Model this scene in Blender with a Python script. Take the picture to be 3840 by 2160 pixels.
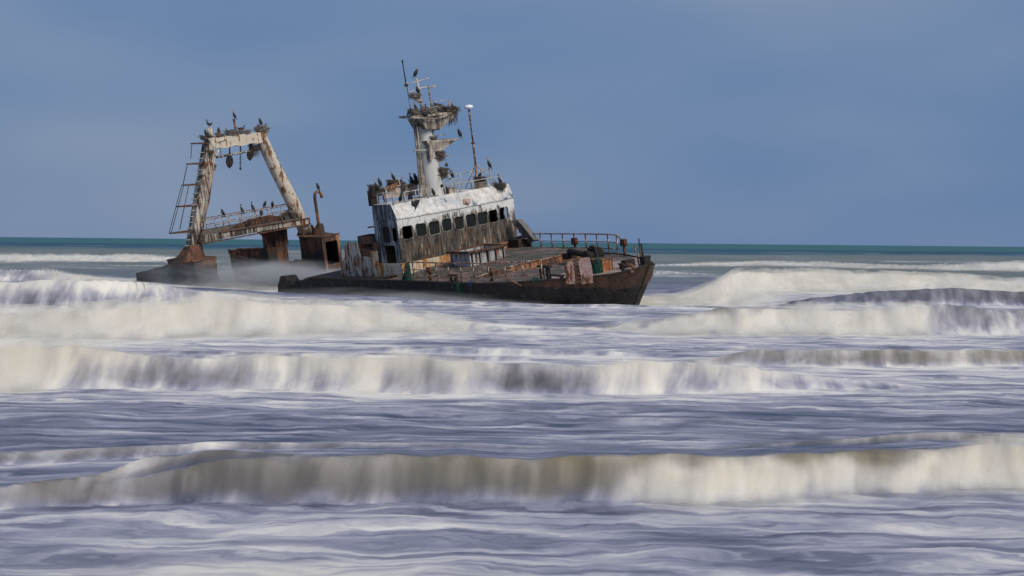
import bpy, math, random
import numpy as np
from mathutils import Vector, Matrix, Euler
R_ = math.radians
for o in list(bpy.data.objects):
    bpy.data.objects.remove(o)
scene = bpy.context.scene
COL = scene.collection

# ------------------------------------------------------------------ camera, sky, sun, exposure
CAM_H = 2.75
cam = bpy.data.cameras.new('camera')
cam.sensor_width = 36.0
cam.lens = 6600.0 / 3840.0 * 36.0
cam.clip_start, cam.clip_end = 0.3, 60000
camo = bpy.data.objects.new('camera', cam)
COL.objects.link(camo)
camo.matrix_world = (Matrix.Translation((0, 0, CAM_H)) @ Matrix.Rotation(R_(90) - math.atan(173 / 6600), 4, 'X')
                     @ Matrix.Rotation(R_(0.55), 4, 'Z'))
scene.camera = camo

SUN_EL, SUN_AZ = R_(44), math.atan2(0.62, -0.70)      # azimuth measured from +Y towards +X
world = bpy.data.worlds.new('World')
scene.world = world
world.use_nodes = True
wn, wl = world.node_tree.nodes, world.node_tree.links
wn.clear()
w_out = wn.new('ShaderNodeOutputWorld')
w_bg = wn.new('ShaderNodeBackground'); w_bg.inputs['Strength'].default_value = 0.1
w_sky = wn.new('ShaderNodeTexSky'); w_sky.sky_type = 'NISHITA'; w_sky.sun_disc = False
w_sky.sun_elevation = SUN_EL; w_sky.sun_rotation = SUN_AZ
w_tc = wn.new('ShaderNodeTexCoord')
w_map = wn.new('ShaderNodeMapping'); w_map.inputs['Scale'].default_value = (-3.2, 3.2, 9.0)
w_map.inputs['Rotation'].default_value = (0.0, R_(-16), 0.0); w_map.inputs['Location'].default_value = (0.9, 0.35, 0.2)
w_no = wn.new('ShaderNodeTexNoise'); w_no.inputs['Scale'].default_value = 1.0
w_no.inputs['Detail'].default_value = 2.5; w_no.inputs['Roughness'].default_value = 0.45
w_rp = wn.new('ShaderNodeValToRGB')
w_rp.color_ramp.elements[0].position = 0.34; w_rp.color_ramp.elements[0].color = (0.78, 1.66, 3.40, 1)
w_rp.color_ramp.elements[1].position = 0.68; w_rp.color_ramp.elements[1].color = (1.85, 2.48, 3.72, 1)
w_mx = wn.new('ShaderNodeMixRGB'); w_mx.inputs['Fac'].default_value = 0.95
wl.new(w_tc.outputs['Generated'], w_map.inputs['Vector'])
wl.new(w_map.outputs['Vector'], w_no.inputs['Vector'])
wl.new(w_no.outputs['Fac'], w_rp.inputs['Fac'])
wl.new(w_sky.outputs['Color'], w_mx.inputs['Color1'])
wl.new(w_rp.outputs['Color'], w_mx.inputs['Color2'])
wl.new(w_mx.outputs['Color'], w_bg.inputs['Color'])
wl.new(w_bg.outputs['Background'], w_out.inputs['Surface'])

sun = bpy.data.lights.new('sun', 'SUN')
sun.energy = 2.6; sun.angle = R_(32); sun.color = (1.0, 0.93, 0.82)
suno = bpy.data.objects.new('sun', sun)
COL.objects.link(suno)
sd = Vector((math.sin(SUN_AZ) * math.cos(SUN_EL), math.cos(SUN_AZ) * math.cos(SUN_EL), math.sin(SUN_EL)))
suno.rotation_euler = sd.to_track_quat('Z', 'Y').to_euler()
suno.location = sd * 200

scene.render.engine = 'CYCLES'; scene.cycles.transparent_max_bounces = 24
vs = scene.view_settings
vs.view_transform = 'Standard'; vs.look = 'None'; vs.gamma = 1.0; vs.exposure = 0.14
vs.use_curve_mapping = False

# ------------------------------------------------------------------ helpers
rng = random.Random(7)

class MB:
    """collects shapes; build() links them as one mesh object"""
    def __init__(s):
        s.v, s.f, s.sm = [], [], []
    def add(s, vs_, fs, smooth=False):
        b = len(s.v)
        s.v += [tuple(p) for p in vs_]
        for f in fs:
            s.f.append(tuple(b + i for i in f)); s.sm.append(smooth)
        return s
    def hexa(s, p):
        """8 points: bottom ring of four, then top ring of four"""
        return s.add(p, [(3, 2, 1, 0), (4, 5, 6, 7), (0, 1, 5, 4), (1, 2, 6, 5), (2, 3, 7, 6), (3, 0, 4, 7)])
    def box(s, x0, x1, y0, y1, z0, z1):
        return s.hexa([(x0, y0, z0), (x1, y0, z0), (x1, y1, z0), (x0, y1, z0), (x0, y0, z1), (x1, y0, z1), (x1, y1, z1), (x0, y1, z1)])
    def tube(s, pts, r, n=8, r2=None, caps=True):
        """pipe along points; r may be a list"""
        P = [Vector(p) for p in pts]
        m = len(P)
        rr = r if isinstance(r, (list, tuple)) else [r + ((r2 if r2 is not None else r) - r) * i / max(1, m - 1) for i in range(m)]
        prev = None
        vs_ = []
        for i in range(m):
            d = (P[min(i + 1, m - 1)] - P[max(i - 1, 0)]).normalized()
            if prev is None:
                a = Vector((0, 0, 1)) if abs(d.z) < 0.9 else Vector((1, 0, 0))
                e1 = d.cross(a).normalized()
            else:
                e1 = (prev - d * prev.dot(d)).normalized()
            prev = e1
            e2 = d.cross(e1)
            for k in range(n):
                t = 2 * math.pi * k / n
                vs_.append(P[i] + e1 * (rr[i] * math.cos(t)) + e2 * (rr[i] * math.sin(t)))
        b = len(s.v)
        fs = [(i * n + k, i * n + (k + 1) % n, (i + 1) * n + (k + 1) % n, (i + 1) * n + k) for i in range(m - 1) for k in range(n)]
        s.add(vs_, fs, True)
        if caps:
            s.f.append(tuple(b + k for k in range(n))[::-1]); s.sm.append(False)
            s.f.append(tuple(b + (m - 1) * n + k for k in range(n))); s.sm.append(False)
        return s
    def bar(s, a, b, w, h, up=(0, 0, 1)):
        """square bar from a to b"""
        a, b = Vector(a), Vector(b)
        d = (b - a).normalized()
        e1 = d.cross(Vector(up)).normalized() * (w / 2)
        e2 = e1.cross(d).normalized() * (h / 2)
        return s.hexa([a - e1 - e2, a + e1 - e2, b + e1 - e2, b - e1 - e2, a - e1 + e2, a + e1 + e2, b + e1 + e2, b - e1 + e2])
    def prism(s, pts, off):
        """polygon (list of 3D points) extruded by off"""
        n = len(pts)
        off = Vector(off)
        vs_ = [Vector(p) for p in pts] + [Vector(p) + off for p in pts]
        return s.add(vs_, [tuple(range(n))[::-1], tuple(range(n, 2 * n))] + [(i, (i + 1) % n, n + (i + 1) % n, n + i) for i in range(n)])
    def lathe(s, prof, c, n=16, axis='z'):
        c = Vector(c)
        vs_ = []
        for (r, h) in prof:
            for k in range(n):
                t = 2 * math.pi * k / n
                p = (r * math.cos(t), r * math.sin(t), h)
                if axis == 'x': p = (p[2], p[0], p[1])
                if axis == 'y': p = (p[1], p[2], p[0])
                vs_.append(c + Vector(p))
        m = len(prof)
        b = len(s.v)
        s.add(vs_, [(i * n + k, i * n + (k + 1) % n, (i + 1) * n + (k + 1) % n, (i + 1) * n + k) for i in range(m - 1) for k in range(n)], True)
        s.f.append(tuple(b + k for k in range(n))[::-1]); s.sm.append(False)
        s.f.append(tuple(b + (m - 1) * n + k for k in range(n))); s.sm.append(False)
        return s
    def rough(s, step=.35, amp=.05, seed=0):
        """cut the big faces up and dent them"""
        import bmesh
        from mathutils import noise
        bm = bmesh.new()
        vv = [bm.verts.new(p) for p in s.v]
        for f in s.f:
            try: bm.faces.new([vv[i] for i in f])
            except ValueError: pass
        bmesh.ops.remove_doubles(bm, verts=bm.verts, dist=1e-4)
        bmesh.ops.triangulate(bm, faces=[f for f in bm.faces if len(f.verts) > 4])
        for _ in range(5):
            e = [e for e in bm.edges if e.calc_length() > step]
            if not e: break
            bmesh.ops.subdivide_edges(bm, edges=e, cuts=1, use_grid_fill=True)
        for v in bm.verts:
            q = v.co * 1.9 + Vector((seed, seed * 2, 0))
            v.co += noise.noise_vector(q) * amp + noise.noise_vector(q * 3.1) * amp * .6
        bm.verts.index_update()
        s.v = [tuple(v.co) for v in bm.verts]; s.f = [tuple(v.index for v in f.verts) for f in bm.faces]; s.sm = [False] * len(s.f)
        bm.free()
        return s
    def mesh(s, name, mat):
        me = bpy.data.meshes.new(name)
        me.from_pydata(s.v, [], s.f)
        me.polygons.foreach_set('use_smooth', s.sm)
        if mat: me.materials.append(mat)
        import bmesh
        bm = bmesh.new(); bm.from_mesh(me)
        bmesh.ops.recalc_face_normals(bm, faces=bm.faces)
        bm.to_mesh(me); bm.free()
        me.update()
        return me
    def build(s, name, mat, parent=None, loc=None):
        return link(name, s.mesh(name, mat), parent, loc)

def link(name, data, parent=None, loc=None):
    o = bpy.data.objects.new(name, data)
    COL.objects.link(o)
    if parent is not None: o.parent = parent
    if loc is not None: o.location = loc
    return o

def tag(o, label=None, cat=None, group=None, kind=None):
    if label: o['label'] = label
    if cat: o['category'] = cat
    if group: o['group'] = group
    if kind: o['kind'] = kind
    return o

class NT:
    """small wrapper for writing materials"""
    def __init__(s, name, rough=0.8):
        s.m = bpy.data.materials.new(name); s.m.use_nodes = True
        s.t = s.m.node_tree
        s.b = s.t.nodes['Principled BSDF']
        s.b.inputs['Roughness'].default_value = rough
        s.b.inputs['Specular IOR Level'].default_value = 0.3
    def n(s, t, **kw):
        nd = s.t.nodes.new(t)
        for k, v in kw.items(): setattr(nd, k, v)
        return nd
    def l(s, a, b): s.t.links.new(a, b)
    def coord(s, scale=(1, 1, 1), kind='Object', rot=(0, 0, 0)):
        tc = s.n('ShaderNodeTexCoord'); mp = s.n('ShaderNodeMapping')
        mp.inputs['Scale'].default_value = scale
        mp.inputs['Rotation'].default_value = rot
        s.l(tc.outputs[kind], mp.inputs['Vector'])
        return mp.outputs['Vector']
    def noise(s, vec, scale=1, detail=5, rough=0.6, dist=0.0):
        nd = s.n('ShaderNodeTexNoise')
        nd.inputs['Scale'].default_value = scale; nd.inputs['Detail'].default_value = detail
        nd.inputs['Roughness'].default_value = rough; nd.inputs['Distortion'].default_value = dist
        s.l(vec, nd.inputs['Vector'])
        return nd.outputs['Fac']
    def ramp(s, fac, p0, p1, c0=0.0, c1=1.0):
        nd = s.n('ShaderNodeMapRange'); nd.interpolation_type = 'SMOOTHSTEP'
        nd.inputs['From Min'].default_value = p0; nd.inputs['From Max'].default_value = p1
        nd.inputs['To Min'].default_value = c0; nd.inputs['To Max'].default_value = c1
        s.l(fac, nd.inputs['Value'])
        return nd.outputs['Result']
    def math(s, op, a, b=None, c=None, clamp=False):
        nd = s.n('ShaderNodeMath', operation=op, use_clamp=clamp)
        for i, v in enumerate((a, b, c)):
            if v is None: continue
            if isinstance(v, (int, float)): nd.inputs[i].default_value = v
            else: s.l(v, nd.inputs[i])
        return nd.outputs[0]
    def mix(s, fac, a, b):
        nd = s.n('ShaderNodeMixRGB')
        for i, v in (('Fac', fac), ('Color1', a), ('Color2', b)):
            if isinstance(v, tuple): nd.inputs[i].default_value = (*v, 1) if len(v) == 3 else v
            elif isinstance(v, (int, float)): nd.inputs[i].default_value = v
            else: s.l(v, nd.inputs[i])
        return nd.outputs['Color']
    def done(s, col, bump=None, strength=0.4, dist=0.02):
        if isinstance(col, tuple): s.b.inputs['Base Color'].default_value = (*col, 1)
        else: s.l(col, s.b.inputs['Base Color'])
        if bump is not None:
            bp = s.n('ShaderNodeBump'); bp.inputs['Strength'].default_value = strength; bp.inputs['Distance'].default_value = dist
            s.l(bump, bp.inputs['Height']); s.l(bp.outputs['Normal'], s.b.inputs['Normal'])
        return s.m

def weathered(name, paint, rust_amt=0.5, grime_amt=0.3, streak=(5, 5, 0.6), paint2=None, grime=(0.035, 0.03, 0.025),
              rust_a=(0.30, 0.10, 0.03), rust_b=(0.085, 0.035, 0.02), seed=0.0, rough=0.85, scale=1.0):
    """painted steel gone to rust: patches of rust, run-down streaks, grime"""
    t = NT(name, rough)
    v = t.coord((scale, scale, scale)); 
    off = t.n('ShaderNodeVectorMath', operation='ADD'); off.inputs[1].default_value = (seed, seed * 1.7, seed * 0.6)
    t.l(v, off.inputs[0]); v = off.outputs[0]
    st = t.coord(tuple(k * scale for k in streak))
    n1 = t.noise(v, 1.7, 8, 0.68)
    n2 = t.noise(v, 7.0, 6, 0.7)
    n3 = t.noise(st, 1.0, 6, 0.62, 0.3)
    n4 = t.noise(v, 0.8, 5, 0.6)
    base = t.mix(t.ramp(n2, 0.35, 0.7), paint, paint2 or tuple(c * 0.72 for c in paint))
    rm = t.math('ADD', t.math('MULTIPLY', n1, 0.42), t.math('MULTIPLY', n3, 0.58))
    lo = 0.66 - 0.36 * rust_amt
    rustc = t.mix(t.ramp(n2, 0.3, 0.75), rust_b, rust_a)
    c = t.mix(t.ramp(rm, lo - .05, lo + .03, 0, .45), base, tuple(.5 * a + .5 * b for a, b in zip(paint, rust_a)))
    c = t.mix(t.ramp(rm, lo, lo + 0.05), c, rustc)
    gm = t.math('ADD', t.math('MULTIPLY', n4, 0.45), t.math('MULTIPLY', n3, 0.55))
    lo2 = 0.64 - 0.36 * grime_amt
    c = t.mix(t.ramp(gm, lo2, lo2 + 0.14, 0, 0.88), c, grime)
    return t.done(c, t.math('ADD', n2, n1), 0.5, 0.03)

M = {}
M['gantry_white'] = weathered('gantry_white', (0.64, 0.59, 0.50), 0.38, 0.32, (4, 4, 0.5), paint2=(0.56, 0.45, 0.31), rust_a=(0.32, 0.135, 0.05), rust_b=(0.13, 0.055, 0.03), grime=(0.12, 0.09, 0.065))
M['gantry_dirty'] = weathered('gantry_dirty', (0.52, 0.48, 0.41), 0.46, 0.60, (5, 5, 0.45), seed=3)
M['rust'] = weathered('rust', (0.12, 0.055, 0.035), 0.45, 0.58, (4, 4, 0.6), paint2=(0.20, 0.10, 0.065), rust_a=(0.27, 0.095, 0.035), rust_b=(0.075, 0.034, 0.022), seed=5)
M['rust_orange'] = weathered('rust_orange', (0.22, 0.10, 0.055), 0.5, 0.66, (4, 4, 0.6), paint2=(0.48, 0.24, 0.13), rust_a=(0.42, 0.14, 0.04), rust_b=(0.14, 0.05, 0.025), seed=9)
M['rust_dark'] = weathered('rust_dark', (0.055, 0.035, 0.028), 0.30, 0.72, (4, 4, 0.7), rust_a=(0.17, 0.065, 0.025), rust_b=(0.05, 0.028, 0.02), grime=(0.022, 0.02, 0.02), seed=12)
def tide_rust(name, seed, lo=.55, hi=.95):
    """rusty plate with black weed below the reach of the waves; a raised line also paints in shade (ship listing 9.5 degrees)"""
    m = weathered(name, (0.115, 0.06, 0.042), 0.45, 0.5, (4, 4, 0.6), paint2=(0.19, 0.105, 0.07), rust_a=(0.26, 0.10, 0.04), rust_b=(0.085, 0.036, 0.022), seed=seed)
    nt = m.node_tree; b = nt.nodes['Principled BSDF']; src = b.inputs['Base Color'].links[0].from_socket
    t = NT.__new__(NT); t.m, t.t, t.b = m, nt, b
    sx = t.n('ShaderNodeSeparateXYZ'); t.l(t.coord(), sx.inputs[0])
    n = t.noise(t.coord((1.3, 1.3, .8)), 1.0, 7, .65); n2 = t.noise(t.coord(), 8, 6, .7)
    h = t.math('ADD', t.math('ADD', sx.outputs['Z'], t.math('MULTIPLY', sx.outputs['Y'], .167)), 1.56)
    h = t.math('ADD', h, t.math('MULTIPLY', t.math('SUBTRACT', n, .5), 1.6))
    weed = t.mix(t.ramp(n2, .3, .7), (0.016, 0.016, 0.016), (0.05, 0.042, 0.036))
    t.l(t.mix(t.ramp(h, lo, hi), weed, src), b.inputs['Base Color'])
    return m
M['tide'] = tide_rust('tide_rust', 51, .85, 1.3)
M['tide_shaded'] = tide_rust('tide_rust_shaded', 54, 1.7, 2.7)  # line raised past the weed to paint the box's shaded starboard side dark
M['rail'] = weathered('rail', (0.56, 0.50, 0.42), 0.58, 0.42, (9, 9, 3), seed=15, scale=2.0)
M['rail_grey'] = weathered('rail_grey', (0.50, 0.50, 0.48), 0.30, 0.32, (9, 9, 3), seed=18, scale=2.0)
M['plate'] = weathered('plate', (0.36, 0.20, 0.17), 0.42, 0.40, (3, 3, 1.2), paint2=(0.50, 0.40, 0.36), seed=21)
M['bulwark'] = weathered('bulwark', (0.46, 0.43, 0.38), 0.50, 0.36, (6, 6, 0.5), seed=24)
M['coaming'] = weathered('coaming', (0.62, 0.56, 0.44), 0.50, 0.24, (3, 3, 0.4), rust_a=(0.50, 0.22, 0.05), rust_b=(0.32, 0.12, 0.03), seed=27)
M['hatch_side'] = weathered('hatch_side', (0.48, 0.49, 0.48), 0.34, 0.48, (7, 7, 0.4), seed=30)
M['mast'] = weathered('mast', (0.60, 0.585, 0.55), 0.26, 0.44, (3.5, 3.5, 0.5), paint2=(0.52, 0.50, 0.46), grime=(0.16, 0.13, 0.10), seed=33)
M['guano'] = weathered('guano', (0.38, 0.31, 0.24), 0.28, 0.55, (4, 4, 0.8), paint2=(0.54, 0.49, 0.42), grime=(0.085, 0.066, 0.05), rust_a=(0.30, 0.17, 0.08), seed=36)
M['beam_pink'] = weathered('beam_pink', (0.48, 0.38, 0.32), 0.36, 0.20, (4, 4, 0.6), paint2=(0.55, 0.46, 0.40), rust_a=(0.42, 0.20, 0.11), seed=39)
M['side_dark'] = weathered('side_dark', (0.34, 0.36, 0.37), 0.12, 0.62, (6, 6, 0.4), grime=(0.022, 0.022, 0.022), seed=42)
M['panel_grey'] = weathered('panel_grey', (0.17, 0.165, 0.16), 0.34, 0.34, (5, 5, 0.6), seed=45)
M['frame'] = weathered('frame', (0.46, 0.43, 0.37), 0.35, 0.60, (4, 4, 2), paint2=(0.36, 0.33, 0.28), grime=(0.06, 0.05, 0.04), seed=48, scale=2)
M['white'] = NT('white_plastic', 0.45).done((0.85, 0.86, 0.88))
M['black'] = NT('black_paint', 0.6).done((0.02, 0.02, 0.022))

def m_roof():
    t = NT('roof_white', 0.8)
    v = t.coord(); st = t.coord((2, 2, 0.8))
    n1 = t.noise(v, 0.95, 7, 0.62, 0.6); n2 = t.noise(v, 3.2, 5, 0.62); n3 = t.noise(st, 1.0, 5, 0.6)
    c = t.mix(t.ramp(n2, 0.35, 0.65), (0.74, 0.71, 0.67), (0.52, 0.49, 0.45))
    c = t.mix(t.ramp(n1, 0.50, 0.55, 0, 0.7), c, (0.44, 0.46, 0.48))
    c = t.mix(t.ramp(n1, 0.60, 0.62), c, (0.14, 0.16, 0.20))
    c = t.mix(t.ramp(n3, 0.54, 0.66, 0, 0.6), c, (0.42, 0.34, 0.25))
    c = t.mix(t.ramp(n2, 0.60, 0.68, 0, .7), c, (0.30, 0.27, 0.24))
    return t.done(c, n2, 0.08)
M['roof'] = m_roof()

def m_house():
    """wheelhouse front: white above, soot and rust runs below the windows"""
    t = NT('wheelhouse_wall', 0.85)
    v = t.coord(); st = t.coord((4.5, 4.5, 0.9)); st2 = t.coord((1.8, 1.8, 0.5))
    n1 = t.noise(v, 1.5, 7, 0.65); n2 = t.noise(v, 8, 6, 0.7); n3 = t.noise(st, 1, 6, 0.65, 0.2); n4 = t.noise(st2, 1, 5, 0.6)
    sx = t.n('ShaderNodeSeparateXYZ'); t.l(t.coord(), sx.inputs[0])
    z = sx.outputs['Z']; y = sx.outputs['Y']
    white = t.mix(t.ramp(n2, 0.4, 0.75), (0.74, 0.73, 0.70), (0.58, 0.56, 0.51))
    dirt = t.mix(t.ramp(n3, 0.36, 0.62), (0.03, 0.027, 0.025), (0.115, 0.10, 0.085))
    dirt = t.mix(t.ramp(n2, 0.52, 0.72, 0, 0.5), dirt, (0.26, 0.22, 0.18))
    dirt = t.mix(t.ramp(n1, 0.45, 0.62, 0, 0.65), dirt, (0.13, 0.085, 0.05))
    dirt = t.mix(t.ramp(n4, 0.58, 0.68, 0, 0.8), dirt, (0.16, 0.075, 0.03))
    dirt = t.mix(t.math('MULTIPLY', t.ramp(n3, 0.60, 0.68), t.ramp(n1, 0.45, 0.6)), dirt, (0.50, 0.47, 0.41))
    n5 = t.noise(t.coord((1, 1, .22)), 9, 4, .6)
    dirt = t.mix(t.math('MULTIPLY', t.ramp(n5, .56, .66), t.ramp(n4, .48, .60, .05, .75)), dirt, (0.36, 0.32, 0.26))
    dirt = t.mix(t.ramp(n5, .46, .36, 0, .8), dirt, (0.022, 0.02, 0.019))
    white = t.mix(t.ramp(n5, .60, .66, 0, .8), white, (0.10, 0.085, 0.06))
    white = t.mix(t.ramp(n3, .56, .70, 0, .6), white, (0.30, 0.26, 0.19))
    # soot line: about window-head height, ragged
    h = t.math('ADD', z, t.math('MULTIPLY', t.math('SUBTRACT', n3, 0.5), 2.4))
    h = t.math('ADD', h, t.math('MULTIPLY', t.math('SUBTRACT', n1, 0.5), 2.2))
    h = t.math('ADD', h, t.math('MULTIPLY', t.ramp(t.math('ABSOLUTE', t.math('SUBTRACT', y, 0.3)), 1.2, 4.4), 0.42))
    c = t.mix(t.ramp(h, 2.35, 2.95), dirt, white)
    return t.done(c, t.math('ADD', n2, n3), 0.45, 0.03)
M['house'] = m_house()

def m_hull():
    t = NT('hull_crust', 0.9)
    v = t.coord(); st = t.coord((3, 3, 0.7))
    n1 = t.noise(v, 1.3, 8, 0.7); n2 = t.noise(v, 9, 7, 0.75); n3 = t.noise(st, 1, 6, 0.6)
    sx = t.n('ShaderNodeSeparateXYZ'); t.l(t.coord(), sx.inputs[0])
    crust = t.mix(t.ramp(n2, 0.3, 0.7), (0.016, 0.016, 0.018), (0.046, 0.042, 0.04))  # crust blacks lifted a little in colour to stand in for haze
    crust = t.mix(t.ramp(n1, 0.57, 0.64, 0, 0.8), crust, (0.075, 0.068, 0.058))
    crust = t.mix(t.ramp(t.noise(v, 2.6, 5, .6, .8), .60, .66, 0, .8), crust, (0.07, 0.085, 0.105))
    rust = t.mix(t.ramp(n3, 0.35, 0.65), (0.06, 0.04, 0.032), (0.12, 0.065, 0.042))
    rust = t.mix(t.ramp(n2, 0.5, 0.7, 0, 0.4), rust, (0.05, 0.04, 0.035))
    # steel shows above the weed line, which climbs towards the bow
    h = t.math('SUBTRACT', sx.outputs['Z'], t.math('MULTIPLY', t.math('SUBTRACT', 12.0, sx.outputs['X'], clamp=False), 0.13))
    h = t.math('ADD', h, t.math('MULTIPLY', t.math('SUBTRACT', n1, 0.5), 0.6))
    c = t.mix(t.ramp(h, -0.66, -0.54), crust, rust)
    return t.done(c, t.math('ADD', n2, n1), 1.0, 0.12)
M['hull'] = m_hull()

def m_deck():
    t = NT('wet_deck', 0.7); t.b.inputs['Specular IOR Level'].default_value = 0.15
    v = t.coord((0.6, 1.6, 1)); n1 = t.noise(v, 1.3, 7, 0.65, 0.3); n2 = t.noise(v, 6, 6, 0.7)
    c = t.mix(t.ramp(n2, 0.35, 0.7), (0.06, 0.052, 0.048), (0.15, 0.125, 0.11))
    c = t.mix(t.ramp(n1, 0.50, 0.60, 0, 0.75), c, (0.24, 0.15, 0.125))
    c = t.mix(t.ramp(n1, 0.38, 0.48, 0.8, 0), c, (0.05, 0.065, 0.035))
    c = t.mix(t.ramp(n2, 0.62, 0.72, 0, 0.5), c, (0.34, 0.28, 0.24))
    return t.done(c, n2, 0.3)
M['deck'] = m_deck()
def m_bowdeck():
    t = NT('bow_deck', 0.6)
    v = t.coord((0.8, 1.2, 1)); n1 = t.noise(v, 1.6, 7, 0.65, 0.5); n2 = t.noise(v, 6, 6, 0.7)
    c = t.mix(t.ramp(n2, 0.35, 0.7), (0.34, 0.22, 0.19), (0.42, 0.34, 0.29))
    c = t.mix(t.ramp(n1, 0.5, 0.6, 0, 0.9), c, (0.10, 0.085, 0.075))
    return t.done(c, n2, 0.3)
M['bowdeck'] = m_bowdeck()
def m_glass():
    t = NT('salted_glass', 0.7); t.b.inputs['Specular IOR Level'].default_value = 0.1
    n = t.noise(t.coord(), 2.0, 5, 0.6)
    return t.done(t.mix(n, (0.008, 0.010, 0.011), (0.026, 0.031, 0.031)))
M['glass'] = m_glass()
M['soot'] = NT('soot', 0.95).done((0.018, 0.017, 0.017))  # near-black; on the brow plate it stands for shade inside a hole
def m_simple(name, a, b, sc, rough=0.85, bump=0.4):
    t = NT(name, rough); n = t.noise(t.coord(), sc, 6, 0.7)
    return t.done(t.mix(t.ramp(n, 0.35, 0.68), a, b), n, bump)
M['net'] = m_simple('green_net', (0.008, 0.035, 0.026), (0.02, 0.085, 0.06), 14)
M['rope_blue'] = m_simple('blue_rope', (0.03, 0.04, 0.12), (0.05, 0.07, 0.2), 14)
M['twigs'] = m_simple('twigs', (0.15, 0.13, 0.11), (0.42, 0.38, 0.33), 6)
M['twigs_dark'] = m_simple('twigs_dark', (0.07, 0.056, 0.045), (0.22, 0.18, 0.145), 6)
def m_bird(name, breast, amt):
    """dark plumage; the throat and upper breast paler on young birds (front is +X, neck above)"""
    t = NT(name, 0.6)
    n = t.noise(t.coord(), 22, 4, 0.6)
    c = t.mix(n, (0.014, 0.013, 0.013), (0.045, 0.04, 0.037))
    sx = t.n('ShaderNodeSeparateXYZ'); t.l(t.coord(), sx.inputs[0])
    f = t.math('ADD', t.math('MULTIPLY', sx.outputs['X'], 4.0), t.math('MULTIPLY', sx.outputs['Z'], 2.6))
    f = t.math('ADD', f, t.math('MULTIPLY', n, 0.3))
    c = t.mix(t.ramp(f, 1.35, 1.6, 0, amt), c, breast)
    return t.done(c)
M['bird_dark'] = m_bird('plumage_dark', (0.10, 0.075, 0.05), 0.6)
M['bird_pale'] = m_bird('plumage_pale', (0.42, 0.30, 0.21), 0.95)
M['beak'] = NT('beak', 0.5).done((0.16, 0.13, 0.09))
M['feet'] = NT('feet', 0.6).done((0.02, 0.02, 0.02))

# ------------------------------------------------------------------ the sea: one sheet with breakers
def vnoise(x, y, seed=0):
    """smooth value noise in 2D, 0..1"""
    xi, yi = np.floor(x).astype(np.int64), np.floor(y).astype(np.int64)
    fx, fy = x - xi, y - yi
    fx, fy = fx * fx * fx * (fx * (fx * 6 - 15) + 10), fy * fy * fy * (fy * (fy * 6 - 15) + 10)
    def h(a, b):
        n = (a * 374761393 + b * 668265263 + seed * 974711) & 0x7fffffff
        n = ((n ^ (n >> 13)) * 1274126177) & 0x7fffffff
        return ((n ^ (n >> 16)) & 0xffff) / 65535.0
    a, b, c, d = h(xi, yi), h(xi + 1, yi), h(xi, yi + 1), h(xi + 1, yi + 1)
    return (a + (b - a) * fx) * (1 - fy) + (c + (d - c) * fx) * fy
def fbm(x, y, seed=0, oc=4, g=0.5):
    s, a, t = 0.0, 1.0, 0.0
    for i in range(oc):
        s = s + a * vnoise(x * 2 ** i + 17.3 * i, y * 2 ** i + 9.1 * i, seed + i); t += a; a *= g
    return s / t
def sstep(a, b, x):
    t = np.clip((x - a) / (b - a), 0, 1)
    return t * t * (3 - 2 * t)
def lerp_at(X, st, col):
    return np.interp(X, [s[0] for s in st], [s[col] for s in st])

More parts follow.
